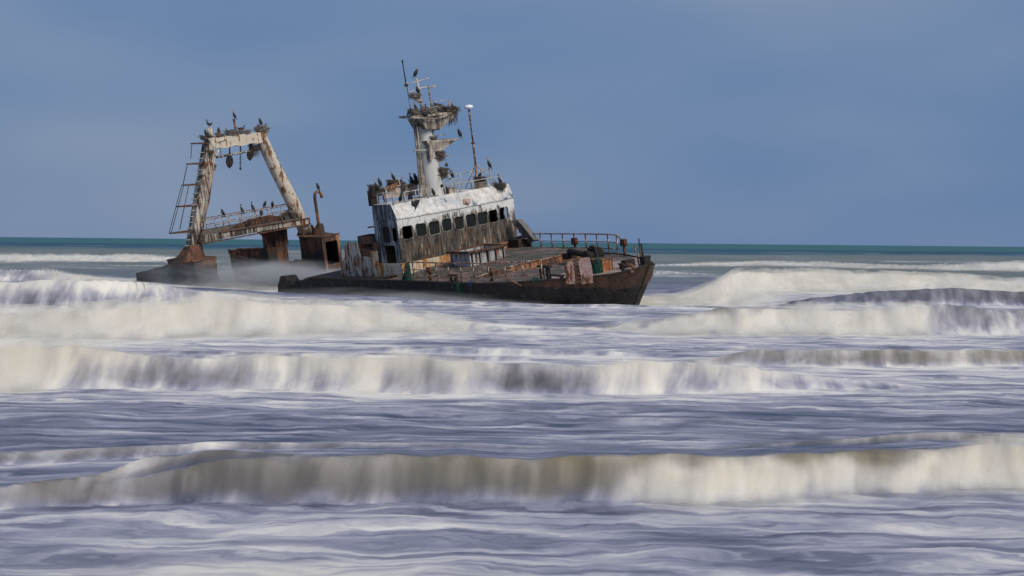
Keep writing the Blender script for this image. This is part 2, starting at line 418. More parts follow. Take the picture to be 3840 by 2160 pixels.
# each breaker: stations (X, Y of its foot, crest height); foam on the face and sand in the water along X
BREAKERS = [
 dict(st=[(-9, 17.5, .12), (-5.2, 17.9, .20), (-4.6, 18.0, .24), (-4.2, 18.1, .31), (-3.9, 18.3, .42), (-3.4, 18.5, .40), (-2.9, 18.8, .2)],
      face=[(-6, .22), (-3, .15)], crest=.62, sand=[(-6, .55), (-3, .6)], back=.25, toe=.3),
 dict(st=[(-4.4, 18.0, .12), (-3.5, 18.1, .34), (-3.0, 18.1, .44), (-2.6, 18.1, .46), (-1.4, 18.3, .46), (0, 18.6, .42), (1.5, 18.6, .43), (2.1, 18.6, .46), (3.3, 19.2, .42),
          (4, 19.5, .40), (4.7, 19.6, .44), (5.8, 19.8, .44), (9, 20.2, .4)],
      face=[(-3.5, .14), (-2, .06), (0, .04), (1.0, .08), (1.5, .70), (2.1, 1.0), (3.4, 1.0), (4.2, .80), (4.9, .95), (6, 1.05)], crest=.26, lip=[(0, .05), (1.2, .3), (2, .75), (4.4, .6), (5.5, .25)],
      sand=[(-4, .55), (-1, .75), (0.8, 1.0), (6, .9)], back=.18, toe=.22),
 dict(st=[(1.0, 22.4, .02), (2.0, 22.4, .06), (3.4, 23, .07), (4, 23.1, .08), (5.1, 23.7, .13), (6.2, 23.9, .16), (9, 24, .16)], face=[(2, .10), (7, .10)], crest=.38,
      sand=[(2, .5), (7, .6)], back=.35, toe=.05),
 dict(st=[(-9, 21, .13), (-6.2, 21.3, .13), (-5.5, 21.6, .13), (-4, 22.4, .12), (-2.1, 22.7, .09), (-.4, 22.8, .07), (1.2, 22.9, .03)], face=[(-6, .2), (1, .15)], crest=.55,
      sand=[(-6, .5), (1, .4)], back=.4, toe=.3),
 dict(st=[(-13, 31.3, .7), (-9.1, 31.4, .72), (-8.6, 31.6, .74), (-8, 31.7, .77), (-7.6, 31.8, .68), (-6.8, 31.9, .60), (-4.6, 31.7, .60), (-2.4, 31.6, .60), (0, 31.5, .56),
          (1.8, 31.8, .53), (3.1, 32.3, .55), (4.5, 32.7, .46), (5.6, 33.1, .28), (7.5, 33.6, .1)],
      face=[(-9, .74), (-7.8, .58), (-6.9, .36), (-5.7, .28), (-4.8, .52), (-3.2, .40), (-2, .56), (-.4, .40), (.1, .20), (.7, .22), (1.1, .46), (2.3, .42), (3.2, .30), (4.2, .52), (5, .36), (6, .3)],
      crest=.75, lip=[(-9, .0), (-7, -.2)], sand=[(-9, .8), (-7.5, .7), (-6, .5), (0, .5), (3, .4), (6, .1)], back=.5, toe=.45),
 dict(st=[(3.7, 39.6, .05), (4.7, 39.6, .18), (5.6, 39.8, .34), (6.7, 39.6, .36), (8.9, 39.7, .36), (11.7, 40.2, .35), (16, 40.5, .35)], face=[(4, .18), (8, .20), (9, .32), (12, .35)], crest=.42,
      sand=[(4, .6), (12, .95)], back=.5, toe=.5),
 dict(st=[(-20, 46.5, .6), (-13.7, 46.9, .65), (-11.5, 46.9, .77), (-9.8, 48.9, .89), (-8.9, 50.1, .93), (-7, 50.4, .88), (-5.1, 51.2, .79), (-4, 51.8, .56), (-1.8, 53.3, .26), (-.1, 53.6, .12), (2, 53.8, .05)],
      face=[(-14, .98), (-4, 1.0), (-1, .7), (1, .4)], var=.6, crest=.85, sand=[(-14, .5), (-8, .5), (0, .2)], back=.72, toe=.6, wf=1.9, wb=3.2),
 dict(st=[(1.8, 54, .05), (3.1, 53.8, .14), (4.7, 53.4, .40), (6, 53.4, .58), (6.6, 53.3, .78), (8.5, 53.5, .72), (11.6, 53.8, .68), (13.5, 54.1, .9), (15.9, 54.5, .77), (22, 55, .7)],
      face=[(2, .6), (5, .72), (6.5, .80), (8, 1.1), (12, 1.05), (13.5, .5), (16, .35)], crest=.40, lip=[(5, .3), (6.6, .6), (9, .3), (12, .2), (14, 0)], sand=[(4, .5), (6.6, .85), (9, .4), (16, .4)], back=.5, toe=.55, wf=1.7, wb=2.4),
 dict(st=[(-28, 64, 1.0), (-18.8, 64.5, 1.05), (-15.9, 64.7, 1.11), (-14.6, 65.5, 1.08), (-13.7, 68.3, .85), (-12.1, 71.5, .52), (-9.5, 73, .2)], face=[(-19, .50), (-15, .28), (-13, .25), (-10, .25)], lip=[(-19, -.2), (-15, -.25)],
      crest=.85, sand=[(-19, .35), (-10, .1)], back=.55, toe=.6, wf=1.3),
 dict(st=[(-45, 108, .7), (-31.7, 109.1, .72), (-29.7, 113.8, .70), (-27.8, 118.8, .61), (-25.8, 119.7, .34), (-23, 121, .1)], face=[(-32, .62), (-24, .6)], crest=.8, sand=[(-32, .1), (-24, .1)], back=.45, toe=.4),
 dict(st=[(-90, 187, .7), (-54.8, 188.3, .74), (-47.7, 194.1, .85), (-42.7, 198.1, .78), (-40.1, 205.5, .54), (-36, 208, .1)], face=[(-55, .72), (-38, .7)], crest=.75, sand=[(-55, .1), (-38, .1)], back=.2, toe=.3, wf=4),
 dict(st=[(3.5, 97, .25), (5.6, 94.5, .75), (7.4, 92, .95), (8.8, 90.5, 1.10), (10.9, 92.5, 1.22), (15.2, 101, 1.10), (18.9, 104, 1.02), (22.7, 105, .95), (25.2, 106, .90), (31, 106.4, .62), (45, 107, .5)],
      face=[(6, 1.1), (22, 1.1), (24.5, .72), (27, 1.0), (45, .95)], var=.55, crest=.95, sand=[(6, .45), (22, .4), (24, .6), (30, .2)], back=.5, toe=.8, wf=4.0, wb=3),
 dict(st=[(10.5, 88, .04), (12, 84.8, .40), (13.1, 80.5, .55), (16.5, 79, .64), (20.4, 80, .82), (23.5, 80.8, .66), (32, 82, .6)], face=[(11, .30), (16, .18), (20, .22), (24, .12)], crest=.25, sand=[(11, .2), (24, .4)],
      back=.6, toe=.45, wf=1.5),
 dict(st=[(14, 212, .05), (22.1, 214.9, .24), (31.2, 221.3, .41), (38.3, 214.4, .47), (43.2, 206.9, .29), (47.8, 201.8, .26), (52.1, 193.3, .80), (55.8, 192, .99), (80, 190, .9)], face=[(14, .65), (30, .85), (56, .95)],
      crest=.85, sand=[(14, 0), (56, 0)], back=.2, toe=.3, wf=4),
 dict(st=[(6, 150, .05), (9, 150, .45), (13, 152, .35), (17, 156, .1)], face=[(6, .5), (17, .4)], crest=.6, sand=[(6, .1), (17, .1)], back=.2, toe=.3, wf=3),
 dict(st=[(-22, 113, .05), (-19, 112.5, .25), (-16, 111, .42), (-12.5, 110, .38), (-9.5, 108, .1)], face=[(-22, .8), (-9, .8)], crest=.9, sand=[(-22, .1), (-9, .2)], back=.7, toe=.6, wf=1.8, wb=3),
 # swell lines beyond the surf
 dict(st=[(-300, 330, .5), (-60, 300, .5), (0, 320, .4), (60, 340, .6), (140, 330, .6), (300, 350, .5)], face=[(-300, .02), (300, .02)], crest=.05, sand=[(-300, .0), (300, .0)], back=.02, toe=.02, wf=14, wb=20),
 dict(st=[(-600, 640, .6), (-80, 620, .6), (50, 600, .5), (130, 560, 1.0), (240, 600, .7), (600, 650, .6)], face=[(-600, .0), (600, .0)], crest=.0, sand=[(-600, .0), (600, .0)], back=.0, toe=.0, wf=30, wb=30),
 # low back-wash between the breakers
 dict(st=[(-4, 72, .03), (-1, 73, .09), (3, 74, .12), (7, 74, .10), (11, 73, .08), (14, 72, .03)], face=[(-4, .45), (12, .4)], crest=.6, sand=[(-4, .3), (12, .3)], back=.5, toe=.5, wf=1.2),
 dict(st=[(-12, 76, .05), (-8, 76, .10), (-3, 77, .10), (2, 77, .05)], face=[(-12, .5), (2, .4)], crest=.65, sand=[(-12, .2), (2, .3)], back=.55, toe=.5, wf=1.2),
 dict(st=[(-3, 43, .04), (-1, 42.5, .16), (2, 42, .14), (4, 42, .05)], face=[(-3, .5), (4, .5)], crest=.65, sand=[(-3, .0), (4, .0)], back=.55, toe=.5),
 dict(st=[(-9, 38.5, .1), (-5, 39, .2), (-2, 39.5, .18), (1, 40, .05)], face=[(-9, .5), (1, .45)], crest=.6, sand=[(-9, .1), (1, .1)], back=.55, toe=.5),
]

def small_crests():
    rr = random.Random(19)
    out = []
    for (y0, y1, n, h) in ((9.5, 15.5, 7, .045), (21.5, 29, 7, .05), (34, 45, 9, .10), (55, 63, 7, .16), (66, 84, 9, .17), (115, 180, 8, .30), (230, 420, 8, .40)):
        for _ in range(n):
            y = rr.uniform(y0, y1); L = rr.uniform(.12, .30) * y; x = rr.uniform(-.33, .33) * y; hh = h * rr.uniform(.5, 1.2); sl = rr.uniform(-.08, .08)
            f = rr.uniform(.25, .6) * (1 if y < 100 else .6)
            out.append(dict(st=[(x - L * .5, y - sl * L, hh * .1), (x - L * .2, y - sl * L * .4, hh), (x + L * .15, y + sl * L * .3, hh * .9), (x + L * .5, y + sl * L, hh * .1)],
                            face=[(x, f), (x + L, f)], crest=rr.uniform(.35, .7), sand=[(x, .25), (x + L, .25)], back=f * .8, toe=f * .7))
    return out
BREAKERS += small_crests()

def make_sea():
    ys = [6.5]
    while ys[-1] < 420: ys.append(ys[-1] * 1.0043)
    while ys[-1] < 2500: ys.append(ys[-1] * 1.03)
    while ys[-1] < 40000: ys.append(ys[-1] * 1.4)
    ys = np.array(ys); NC = 640
    s = np.linspace(-1, 1, NC)
    Y = np.repeat(ys[:, None], NC, 1)
    X = s[None, :] * (0.36 * Y + 5)
    Z = np.zeros_like(X); DY = np.zeros_like(X)
    foam = np.interp(Y, [6, 9, 13, 17, 20, 24, 28, 31, 36, 46, 60, 75, 92, 112, 140, 190, 260], [.56, .56, .55, .54, .40, .36, .38, .54, .57, .55, .51, .44, .35, .26, .10, .03, .0])
    sand = np.zeros_like(X); face = np.zeros_like(X); V = np.zeros_like(X); mist = np.zeros_like(X); lift = np.zeros_like(X)
    foam = foam + 0.32 * (fbm(X / 3.5 + Y * .03, Y / 1.1, 5, 4) - 0.5) * sstep(200, 60, Y) + 0.22 * (fbm(X / 9, Y / 5, 9, 3) - 0.5) * sstep(220, 90, Y)
    # chop
    near = sstep(150, 40, Y)
    Z += 0.11 * (fbm(X / 1.9 + .25 * Y, Y / .75, 21, 4) - .5) * near * np.clip(Y / 30, .35, 1.3)
    Z += 0.22 * (fbm(X / 7, Y / 2.6, 31, 3) - .5) * sstep(25, 55, Y) * sstep(400, 140, Y)
    Z += 0.5 * (fbm(X / 40, Y / 9, 33, 3) - .5) * sstep(100, 170, Y) * sstep(900, 420, Y)
    full = (X, Y, Z, DY, foam, sand, face, V, mist, lift)
    for k, w in enumerate(BREAKERS):
        st = w['st']
        reach = max(q[2] for q in st) * 12 + w.get('wf', 0) * 4 + w.get('wb', 0) * 4 + np.mean([q[1] for q in st]) * .06
        i0, i1 = np.searchsorted(ys, min(q[1] for q in st) - reach), np.searchsorted(ys, max(q[1] for q in st) + reach)
        X, Y, Z, DY, foam, sand, face, V, mist, lift = [q[i0:i1] for q in full]
        x0, x1 = st[0][0], st[-1][0]
        mean = np.mean([q[1] for q in st])
        sc = mean / 40.0
        yb = lerp_at(X, st, 1); hc = lerp_at(X, st, 2)
        edge = 1.2 * max(1, sc)
        hc = hc * sstep(x0 - edge, x0 + edge * .2, X) * sstep(x1 + edge, x1 - edge * .2, X)
        wob = fbm(X / (1.3 * sc + .5), X * 0 + k * 3.7, 41 + k, 3) - .5
        yb = yb + wob * 0.9 * np.clip(sc, .45, 1.3)
        yb = yb + (fbm(X / (.30 * sc + .1), X * 0 + k * 1.7, 151 + k, 2) - .5) * .22 * np.clip(sc, .4, 1.5)
        hc = hc * (0.90 + 0.22 * fbm(X / (1.1 * sc + .3), X * 0 + k * 5.1, 61 + k, 4)) 
        wf = w.get('wf', None)
        wf = np.maximum(np.maximum(hc * 1.15, .12), .013 * Y) if wf is None else np.full_like(X, wf)
        wb = np.maximum(hc * 3.5, .4) if 'wb' not in w else np.full_like(X, w['wb'])
        t = Y - yb
        a = np.clip(t / wf, 0, 1)
        rise = np.where(t < wf, a * a * (2.2 - 1.2 * a), np.exp(-np.clip(t - wf, 0, None) / wb * 1.1) * (1 + 0.6 * np.clip(t - wf, 0, None) / wb))
        rise = np.clip(rise, 0, 1.02)
        on = sstep(0.0, 0.10, hc)
        Z = np.maximum(Z, Z * .4 + rise * hc) if k < 40 else Z
        DY = DY - np.where(t < wf * 1.4, a ** 3, 0) * hc * (0.30 if 'wf' not in w else .12) * sstep(wf * 1.4, wf, t)
        geo = sstep(-.15, .10, a) * sstep(wf * 1.25, wf * .92, t) * (t > 0) * on
        rag = fbm(X / (.5 * sc + .10), t / (2.5 * wf) + k, 71 + k, 2 if mean > 45 else 4) - .5
        onface = sstep(.0, .42, a + .55 * rag) * sstep(wf * 1.45, wf * .85, t + wf * .5 * rag) * (t > 0) * on
        ff = np.interp(X, [q[0] for q in w['face']], [q[1] for q in w['face']])
        col_ = fbm(X / (.9 * sc + .25) + .08 * t, t / (3.5 * wf) + k, 81 + k, 3) - .5
        fine = fbm(X / (.22 * sc + .05) + .15 * t / wf, t / (2.2 * wf) + k, 91 + k, 3) - .5
        ff = ff + (w.get('var', .55) * col_ + .13 * fine) * np.clip(ff * 1.8, .25, 1) - np.interp(X, [q[0] for q in w.get('lip', [(0, 0)])], [q[1] for q in w.get('lip', [(0, 0)])]) * sstep(.45, .95, a + .3 * rag)
        foam = foam * (1 - onface) + ff * onface
        crest = np.exp(-((t - wf + .3 * rag * wf) / (np.maximum(.16 * hc, .05) + .26 * wf)) ** 2) * on
        cf = w['crest'] * (0.45 + 1.0 * fbm(X / (.9 * sc + .3), t / wf * .5, 101 + k, 4))
        foam = np.maximum(foam, foam * (1 - crest) + cf * crest)
        bk = sstep(wf, wf * 1.3, t) * sstep(wf + wb * 2.4, wf + wb * .2, t) * on
        foam = foam * (1 - .7 * bk) + (np.maximum(w['back'], .55 * np.clip(ff, 0, 1)) + .5 * rag) * .7 * bk
        toe = np.where(t < 0, np.exp(np.clip(t, -60, 0) / (2.0 * wf)), 1 - sstep(0, .6, a)) * on
        foam = foam * (1 - .75 * toe) + (w['toe'] + .22 + .22 * np.clip(ff, 0, 1) + .6 * rag) * .75 * toe
        band = on * np.where(t < 0, .8 * np.exp(np.clip(t, -60, 0) / (.9 * wf)), sstep(wf * 2.4, wf * .9, t)) * sstep(.04, .3, hc)
        mist = np.maximum(mist, np.clip((ff - .36) / .6, 0, 1) ** 1.2 * band)
        lift = np.maximum(lift, band * np.clip(np.interp(X, [q[0] for q in w['face']], [q[1] for q in w['face']]), .2, 1))
        sa = np.interp(X, [q[0] for q in w['sand']], [q[1] for q in w['sand']])
        sm = np.maximum(onface * (0.35 + .65 * a), .7 * crest)
        sand = sand * (1 - sm) + sa * sm
        face = np.maximum(face, geo)
        V = np.where(geo > 0.01, a * np.maximum(hc * 1.3, wf * .9), V)
        for dst, val in zip(full[2:], (Z, DY, foam, sand, face, V, mist, lift)): dst[i0:i1] = val
    X, Y, Z, DY, foam, sand, face, V, mist, lift = full
    pale = np.exp(-((X + 2.2) / 1.7) ** 2 - ((Y - 13.2) / 1.5) ** 2) * (.6 + .8 * fbm(X / 1.2, Y / .6, 171, 3))
    foam = foam + .30 * pale; sand = np.maximum(sand, .5 * np.clip(pale, 0, 1))
    # trough along the wreck, wash against the plating
    ax, ay, bx, by = -21.0, 121.0, 6.6, 88.5
    tt = np.clip(((X - ax) * (bx - ax) + (Y - ay) * (by - ay)) / ((bx - ax) ** 2 + (by - ay) ** 2), 0, 1)
    dd = np.hypot(X - ax - tt * (bx - ax), Y - ay - tt * (by - ay))
    k = sstep(13, 5, dd)
    Z = Z * (1 - .75 * k) - (0.44 + .04 * tt) * k * (1 - .55 * sstep(.30, .05, tt))
    foam = foam + .42 * sstep(7.6, 5.0, dd) * (dd > 3) + .40 * np.exp(-((X + 15) / 6) ** 2 - ((Y - 112) / 6) ** 2) + sstep(9, 5, dd) * (.22 * (fbm(X / 1.6, Y / 1.6, 131, 4) - .35))
    Y2 = Y + DY
    n = X.size
    co = np.stack([X, Y2, Z], -1).reshape(-1, 3).astype(np.float32)
    NR = len(ys)
    idx = np.arange(n).reshape(NR, NC)
    q = np.stack([idx[:-1, :-1], idx[:-1, 1:], idx[1:, 1:], idx[1:, :-1]], -1).reshape(-1, 4).astype(np.int32)
    me = bpy.data.meshes.new('sea')
    me.vertices.add(n); me.vertices.foreach_set('co', co.ravel())
    me.loops.add(q.size); me.loops.foreach_set('vertex_index', q.ravel())
    me.polygons.add(len(q)); me.polygons.foreach_set('loop_start', np.arange(0, q.size, 4, dtype=np.int32))
    me.polygons.foreach_set('loop_total', np.full(len(q), 4, dtype=np.int32))
    me.update()
    me.polygons.foreach_set('use_smooth', np.ones(len(q), dtype=bool))
    for nm, arr in (('foam', np.clip(foam, 0, 1)), ('sand', np.clip(sand, 0, 1)), ('face', face), ('rise', V)):
        at = me.attributes.new(nm, 'FLOAT', 'POINT'); at.data.foreach_set('value', arr.astype(np.float32).ravel())
    me.materials.append(m_sea())
    o = link('sea', me)
    tag(o, 'rough grey blue surf with rows of white breakers', 'sea', kind='structure')
    # blown spray: thin veils standing off the tumbling faces
    rows = ys < 260
    mk = mist * (Y < 260)
    keep = (mk[:-1, :-1] > .02) | (mk[1:, 1:] > .02) | (mk[:-1, 1:] > .02) | (mk[1:, :-1] > .02)
    fq = q.reshape(NR - 1, NC - 1, 4)[keep]
    used, inv = np.unique(fq, return_inverse=True)
    inv = inv.reshape(fq.shape).astype(np.int32)
    size = np.clip(Y / 30.0, .6, 1.35).ravel()[used]
    mv = mk.ravel()[used]; lv = lift.ravel()[used]
    cs, qs, ms, ls = [], [], [], []
    for L in range(4):
        off = (.03 + .06 * L) * size * lv
        c = co[used].copy(); c[:, 2] += off; c[:, 1] -= off * .8
        cs.append(c); qs.append(inv + L * len(used)); ms.append(mv); ls.append(np.full(len(used), L * .37))
    cs, qs, ms, ls = np.concatenate(cs), np.concatenate(qs), np.concatenate(ms), np.concatenate(ls)
    me = bpy.data.meshes.new('sea_spray')
    me.vertices.add(len(cs)); me.vertices.foreach_set('co', cs.astype(np.float32).ravel())
    me.loops.add(qs.size); me.loops.foreach_set('vertex_index', qs.astype(np.int32).ravel())
    me.polygons.add(len(qs)); me.polygons.foreach_set('loop_start', np.arange(0, qs.size, 4, dtype=np.int32))
    me.polygons.foreach_set('loop_total', np.full(len(qs), 4, dtype=np.int32))
    me.update()
    me.polygons.foreach_set('use_smooth', np.ones(len(qs), dtype=bool))
    for nm, arr in (('mist', ms), ('layer', ls), ('rise', np.tile(V.ravel()[used], 4)), ('sand', np.tile(sand.ravel()[used], 4))):
        at_ = me.attributes.new(nm, 'FLOAT', 'POINT'); at_.data.foreach_set('value', arr.astype(np.float32))
    me.materials.append(m_spray())
    sp_ = link('sea_spray', me)
    tag(sp_, 'thin white spray hanging over the breaking waves', 'spray', kind='stuff')
    print('spray quads', len(qs), 'sea quads', len(q))
    return o

def m_spray():
    t = NT('sea_spray', 1.0)
    def attr(nm):
        a = t.n('ShaderNodeAttribute'); a.attribute_name = nm; return a.outputs['Fac']
    mist, layer, rise, sand = attr('mist'), attr('layer'), attr('rise'), attr('sand')
    sx = t.n('ShaderNodeSeparateXYZ'); tc = t.n('ShaderNodeTexCoord'); t.l(tc.outputs['Object'], sx.inputs[0])
    cb = t.n('ShaderNodeCombineXYZ')
    sc = t.math('DIVIDE', 30.0, t.math('ADD', sx.outputs['Y'], 12.0))
    t.l(t.math('MULTIPLY', t.math('ADD', sx.outputs['X'], t.math('MULTIPLY', rise, -.12)), t.math('MULTIPLY', sc, 2.4)), cb.inputs[0])
    t.l(t.math('MULTIPLY', rise, t.math('MULTIPLY', sc, .9)), cb.inputs[1]); t.l(t.math('ADD', t.math('MULTIPLY', layer, 2.0), t.math('MULTIPLY', sx.outputs['Y'], .12)), cb.inputs[2])
    n = t.noise(cb.outputs[0], 1.0, 3, .5, .4)
    al = t.math('MULTIPLY', t.ramp(n, .30, .72), t.ramp(mist, .03, .8, 0, .46))
    t.l(al, t.b.inputs['Alpha'])
    return t.done(t.mix(t.math('MULTIPLY', sand, .7), (.80, .77, .71), (.76, .69, .56)))

def m_sea():
    t = NT('sea_water', 0.4)
    def attr(nm):
        a = t.n('ShaderNodeAttribute'); a.attribute_name = nm; return a.outputs['Fac']
    foam, sand, face, rise = attr('foam'), attr('sand'), attr('face'), attr('rise')
    tc = t.n('ShaderNodeTexCoord'); sx = t.n('ShaderNodeSeparateXYZ'); t.l(tc.outputs['Object'], sx.inputs[0])
    X, Y = sx.outputs['X'], sx.outputs['Y']
    def vec(a, b, c=0.0):
        cb = t.n('ShaderNodeCombineXYZ')
        for i, v in enumerate((a, b, c)):
            if isinstance(v, (int, float)): cb.inputs[i].default_value = v
            else: t.l(v, cb.inputs[i])
        return cb.outputs[0]
    warp = t.noise(vec(t.math('MULTIPLY', X, .55), t.math('MULTIPLY', Y, .6)), 1.0, 4, .55)
    Yw = t.math('ADD', t.math('ADD', Y, t.math('MULTIPLY', warp, 2.4)), t.math('MULTIPLY', X, .04))
    flat = t.noise(vec(t.math('MULTIPLY', X, .62), t.math('MULTIPLY', Yw, 2.6)), 1.0, 6, .54, .5)
    flat2 = t.noise(vec(t.math('MULTIPLY', X, .16), t.math('MULTIPLY', Yw, .8), 3.0), 1.0, 4, .55, .4)
    fl = t.math('ADD', t.math('MULTIPLY', flat, .95), t.math('MULTIPLY', flat2, .65)); fl = t.math('SUBTRACT', fl, .30)
    lean = t.math('ADD', X, t.math('MULTIPLY', rise, -.12))
    fac = t.noise(vec(t.math('MULTIPLY', lean, 1.9), t.math('MULTIPLY', rise, .7), t.math('MULTIPLY', Y, .05)), 1.0, 6, .55, .3)
    n = t.mix(face, fl, fac)
    ctr = t.math('ADD', t.math('MULTIPLY', t.math('MULTIPLY', foam, t.math('SUBTRACT', 1.0, foam)), 5.0), .10)
    amt = t.math('ADD', foam, t.math('MULTIPLY', t.math('SUBTRACT', n, .5), ctr))
    amt = t.ramp(amt, 0.02, 1.02, 0, 1)
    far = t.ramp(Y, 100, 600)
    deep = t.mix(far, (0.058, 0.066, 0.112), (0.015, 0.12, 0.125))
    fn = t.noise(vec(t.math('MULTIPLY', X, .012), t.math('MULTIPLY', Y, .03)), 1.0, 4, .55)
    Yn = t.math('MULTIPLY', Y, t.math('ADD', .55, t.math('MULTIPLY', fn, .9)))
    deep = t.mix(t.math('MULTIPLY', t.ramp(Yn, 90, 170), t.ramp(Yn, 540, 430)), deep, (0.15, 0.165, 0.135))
    deep = t.mix(t.math('MULTIPLY', t.ramp(Yn, 470, 560), t.ramp(Yn, 1000, 820)), deep, (0.012, 0.06, 0.09))  # dark blue band: shadowed faces of the far swell painted into the water
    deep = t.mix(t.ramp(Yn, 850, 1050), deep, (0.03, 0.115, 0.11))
    water = t.mix(sand, deep, (0.20, 0.172, 0.11))
    white = t.mix(t.ramp(amt, .35, .95), (0.585, 0.575, 0.69), (0.80, 0.765, 0.705))  # shade and sky tint painted into thin foam, sun warmth into thick
    white = t.mix(t.math('MULTIPLY', sand, .7), white, (0.78, 0.70, 0.54))
    col = t.mix(amt, water, white)
    t.l(t.ramp(amt, 0, .7, .45, .88), t.b.inputs['Roughness'])
    t.l(t.ramp(amt, 0, .9, .32, .08), t.b.inputs['Specular IOR Level'])
    t.b.inputs['IOR'].default_value = 1.33
    return t.done(col, n, 0.35, 0.06)
make_sea()

# ------------------------------------------------------------------ the wreck: x forward, y to port, z up, metres
SHIP = (Matrix.Translation((-3.1197, 100.0026, 1.5387)) @ Matrix.Rotation(R_(-50), 4, 'Z') @ Matrix.Rotation(R_(9.5), 4, 'X'))
def root(name, label, cat):
    e = bpy.data.objects.new(name, None); COL.objects.link(e)
    e.empty_display_size = 0.5
    e.matrix_world = SHIP
    tag(e, label, cat)
    return e
ship = root('shipwreck', 'rusted trawler wreck listing in the surf, with white wheelhouse and mast', 'shipwreck')
def part(name, mb, mat, parent=None): return mb.build(name, M[mat], parent or ship)

def hb(x):      # half breadth at deck level
    return float(np.interp(x, [-12, -9, -3, 2, 6, 7.8, 9.4, 10.9, 12.3, 13.6, 14.5, 15.1, 15.45, 15.6], [4.3, 4.6, 4.8, 4.9, 4.9, 4.8, 4.35, 3.65, 2.85, 2.05, 1.35, .78, .36, .03]))
def dz(x):      # deck edge height
    return float(np.interp(x, [-12, -9, -2.5, 0, 10, 12.5, 14.3, 15.0, 15.4, 15.6], [-.40, -.30, -.24, -.2, -.2, -.19, -.15, -.06, .06, .18]))

# hull: lofted shell with crusted plating
def make_hull():
    zs = [0, -.10, -.30, -.55, -.85, -1.2, -1.6, -2.1, -2.8, -3.6]
    N = 150
    v, f = [], []
    for side in (-1, 1):
        base = len(v)
        for i in range(N + 1):
            u = i / N
            xd = -11.6 + 27.2 * u
            for k, z in enumerate(zs):
                depth = -z
                x = -11.6 + (27.2 - .67 * depth) * u
                b = hb(xd) * (1 - .045 * depth ** 1.2) + .04 * math.sin(depth * 3)
                b = max(b, .02)
                if u > .999: b = .01
                if xd < -8.6:      # torn aft end
                    tear = (-8.6 - xd) / 3.0
                    zz = -tear * (0.35 + .25 * math.sin(xd * 5.3) + .15 * math.sin(xd * 13)) * (1 if side < 0 else 2.2)
                else: zz = 0
                q = .055 * (math.sin(x * 9.1 + z * 7) * math.sin(z * 11 + x * 3.3) + math.sin(x * 23 + z * 17) * .6) if (k > 1 and u < .995) else 0
                v.append((x + (q * .8 if u > .9 else 0), side * (b + q), dz(xd) + z + zz))
        m = len(zs)
        for i in range(N):
            for k in range(m - 1):
                f.append((base + i * m + k, base + (i + 1) * m + k, base + (i + 1) * m + k + 1, base + i * m + k + 1))
    mb = MB(); mb.add(v, f, True)
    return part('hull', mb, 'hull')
hull = make_hull()
mb = MB(); mb.tube([(15.6 - .67 * d, 0, .18 - d) for d in (-.03, .4, .9, 1.5, 2.2, 3.0, 3.6)], .05, 8); part('stem_bar', mb, 'rust_dark')
# gunwale plate edge along the deck, starboard and port
for side in (-1, 1):
    mb = MB()
    pts = [(x, side * (hb(x) + .02), dz(x) + .03) for x in np.linspace(-8.4, 15.55, 60)]
    mb.tube(pts, .055, 6)
    mb.build('gunwale', M['rust_dark'], ship)

# decks
def deck_sheet(x0, x1, nx, ny, zoff=0.0, inset=.03):
    v, f = [], []
    for i in range(nx + 1):
        x = x0 + (x1 - x0) * i / nx
        b = hb(x) - inset
        for j in range(ny + 1):
            y = -b + 2 * b * j / ny
            v.append((x, y, dz(x) + zoff + .05 * (1 - (y / 4.9) ** 2)))
    for i in range(nx):
        for j in range(ny):
            a = i * (ny + 1) + j
            f.append((a, a + ny + 1, a + ny + 2, a + 1))
    mb = MB(); mb.add(v, f, True); return mb
part('aft_deck', deck_sheet(-8.9, -1.0, 16, 12), 'rust_dark')
part('main_deck', deck_sheet(-1.0, 10.6, 24, 14), 'deck')
part('bow_deck', deck_sheet(10.6, 15.58, 20, 12), 'bowdeck')
# buckled raised deck with rusted front edge
mb = MB()
E1 = [(6.1, -3.9, -.17), (6.25, -3.0, -.02), (6.45, -1.6, .10), (6.75, -.3, .17), (7.05, 1.2, .20), (7.3, 2.7, .22), (7.35, 4.3, .2)]
back = [(0.1, p[1], p[2] + .02) for p in E1]
n = len(E1)
mb.add(E1 + back, [(i, i + 1, n + i + 1, n + i) for i in range(n - 1)])
raised = part('raised_deck', mb, 'deck')
mb = MB()
mb.add(E1 + [(p[0] + .04, p[1], -.19) for p in E1], [(i, i + 1, n + i + 1, n + i) for i in range(n - 1)])
mb.build('deck_edge_plate', M['rust_orange'], raised)
mb = MB(); mb.tube([(p[0], p[1], p[2] + .02) for p in E1], .045, 6); mb.build('edge_bead', M['rail'], raised)

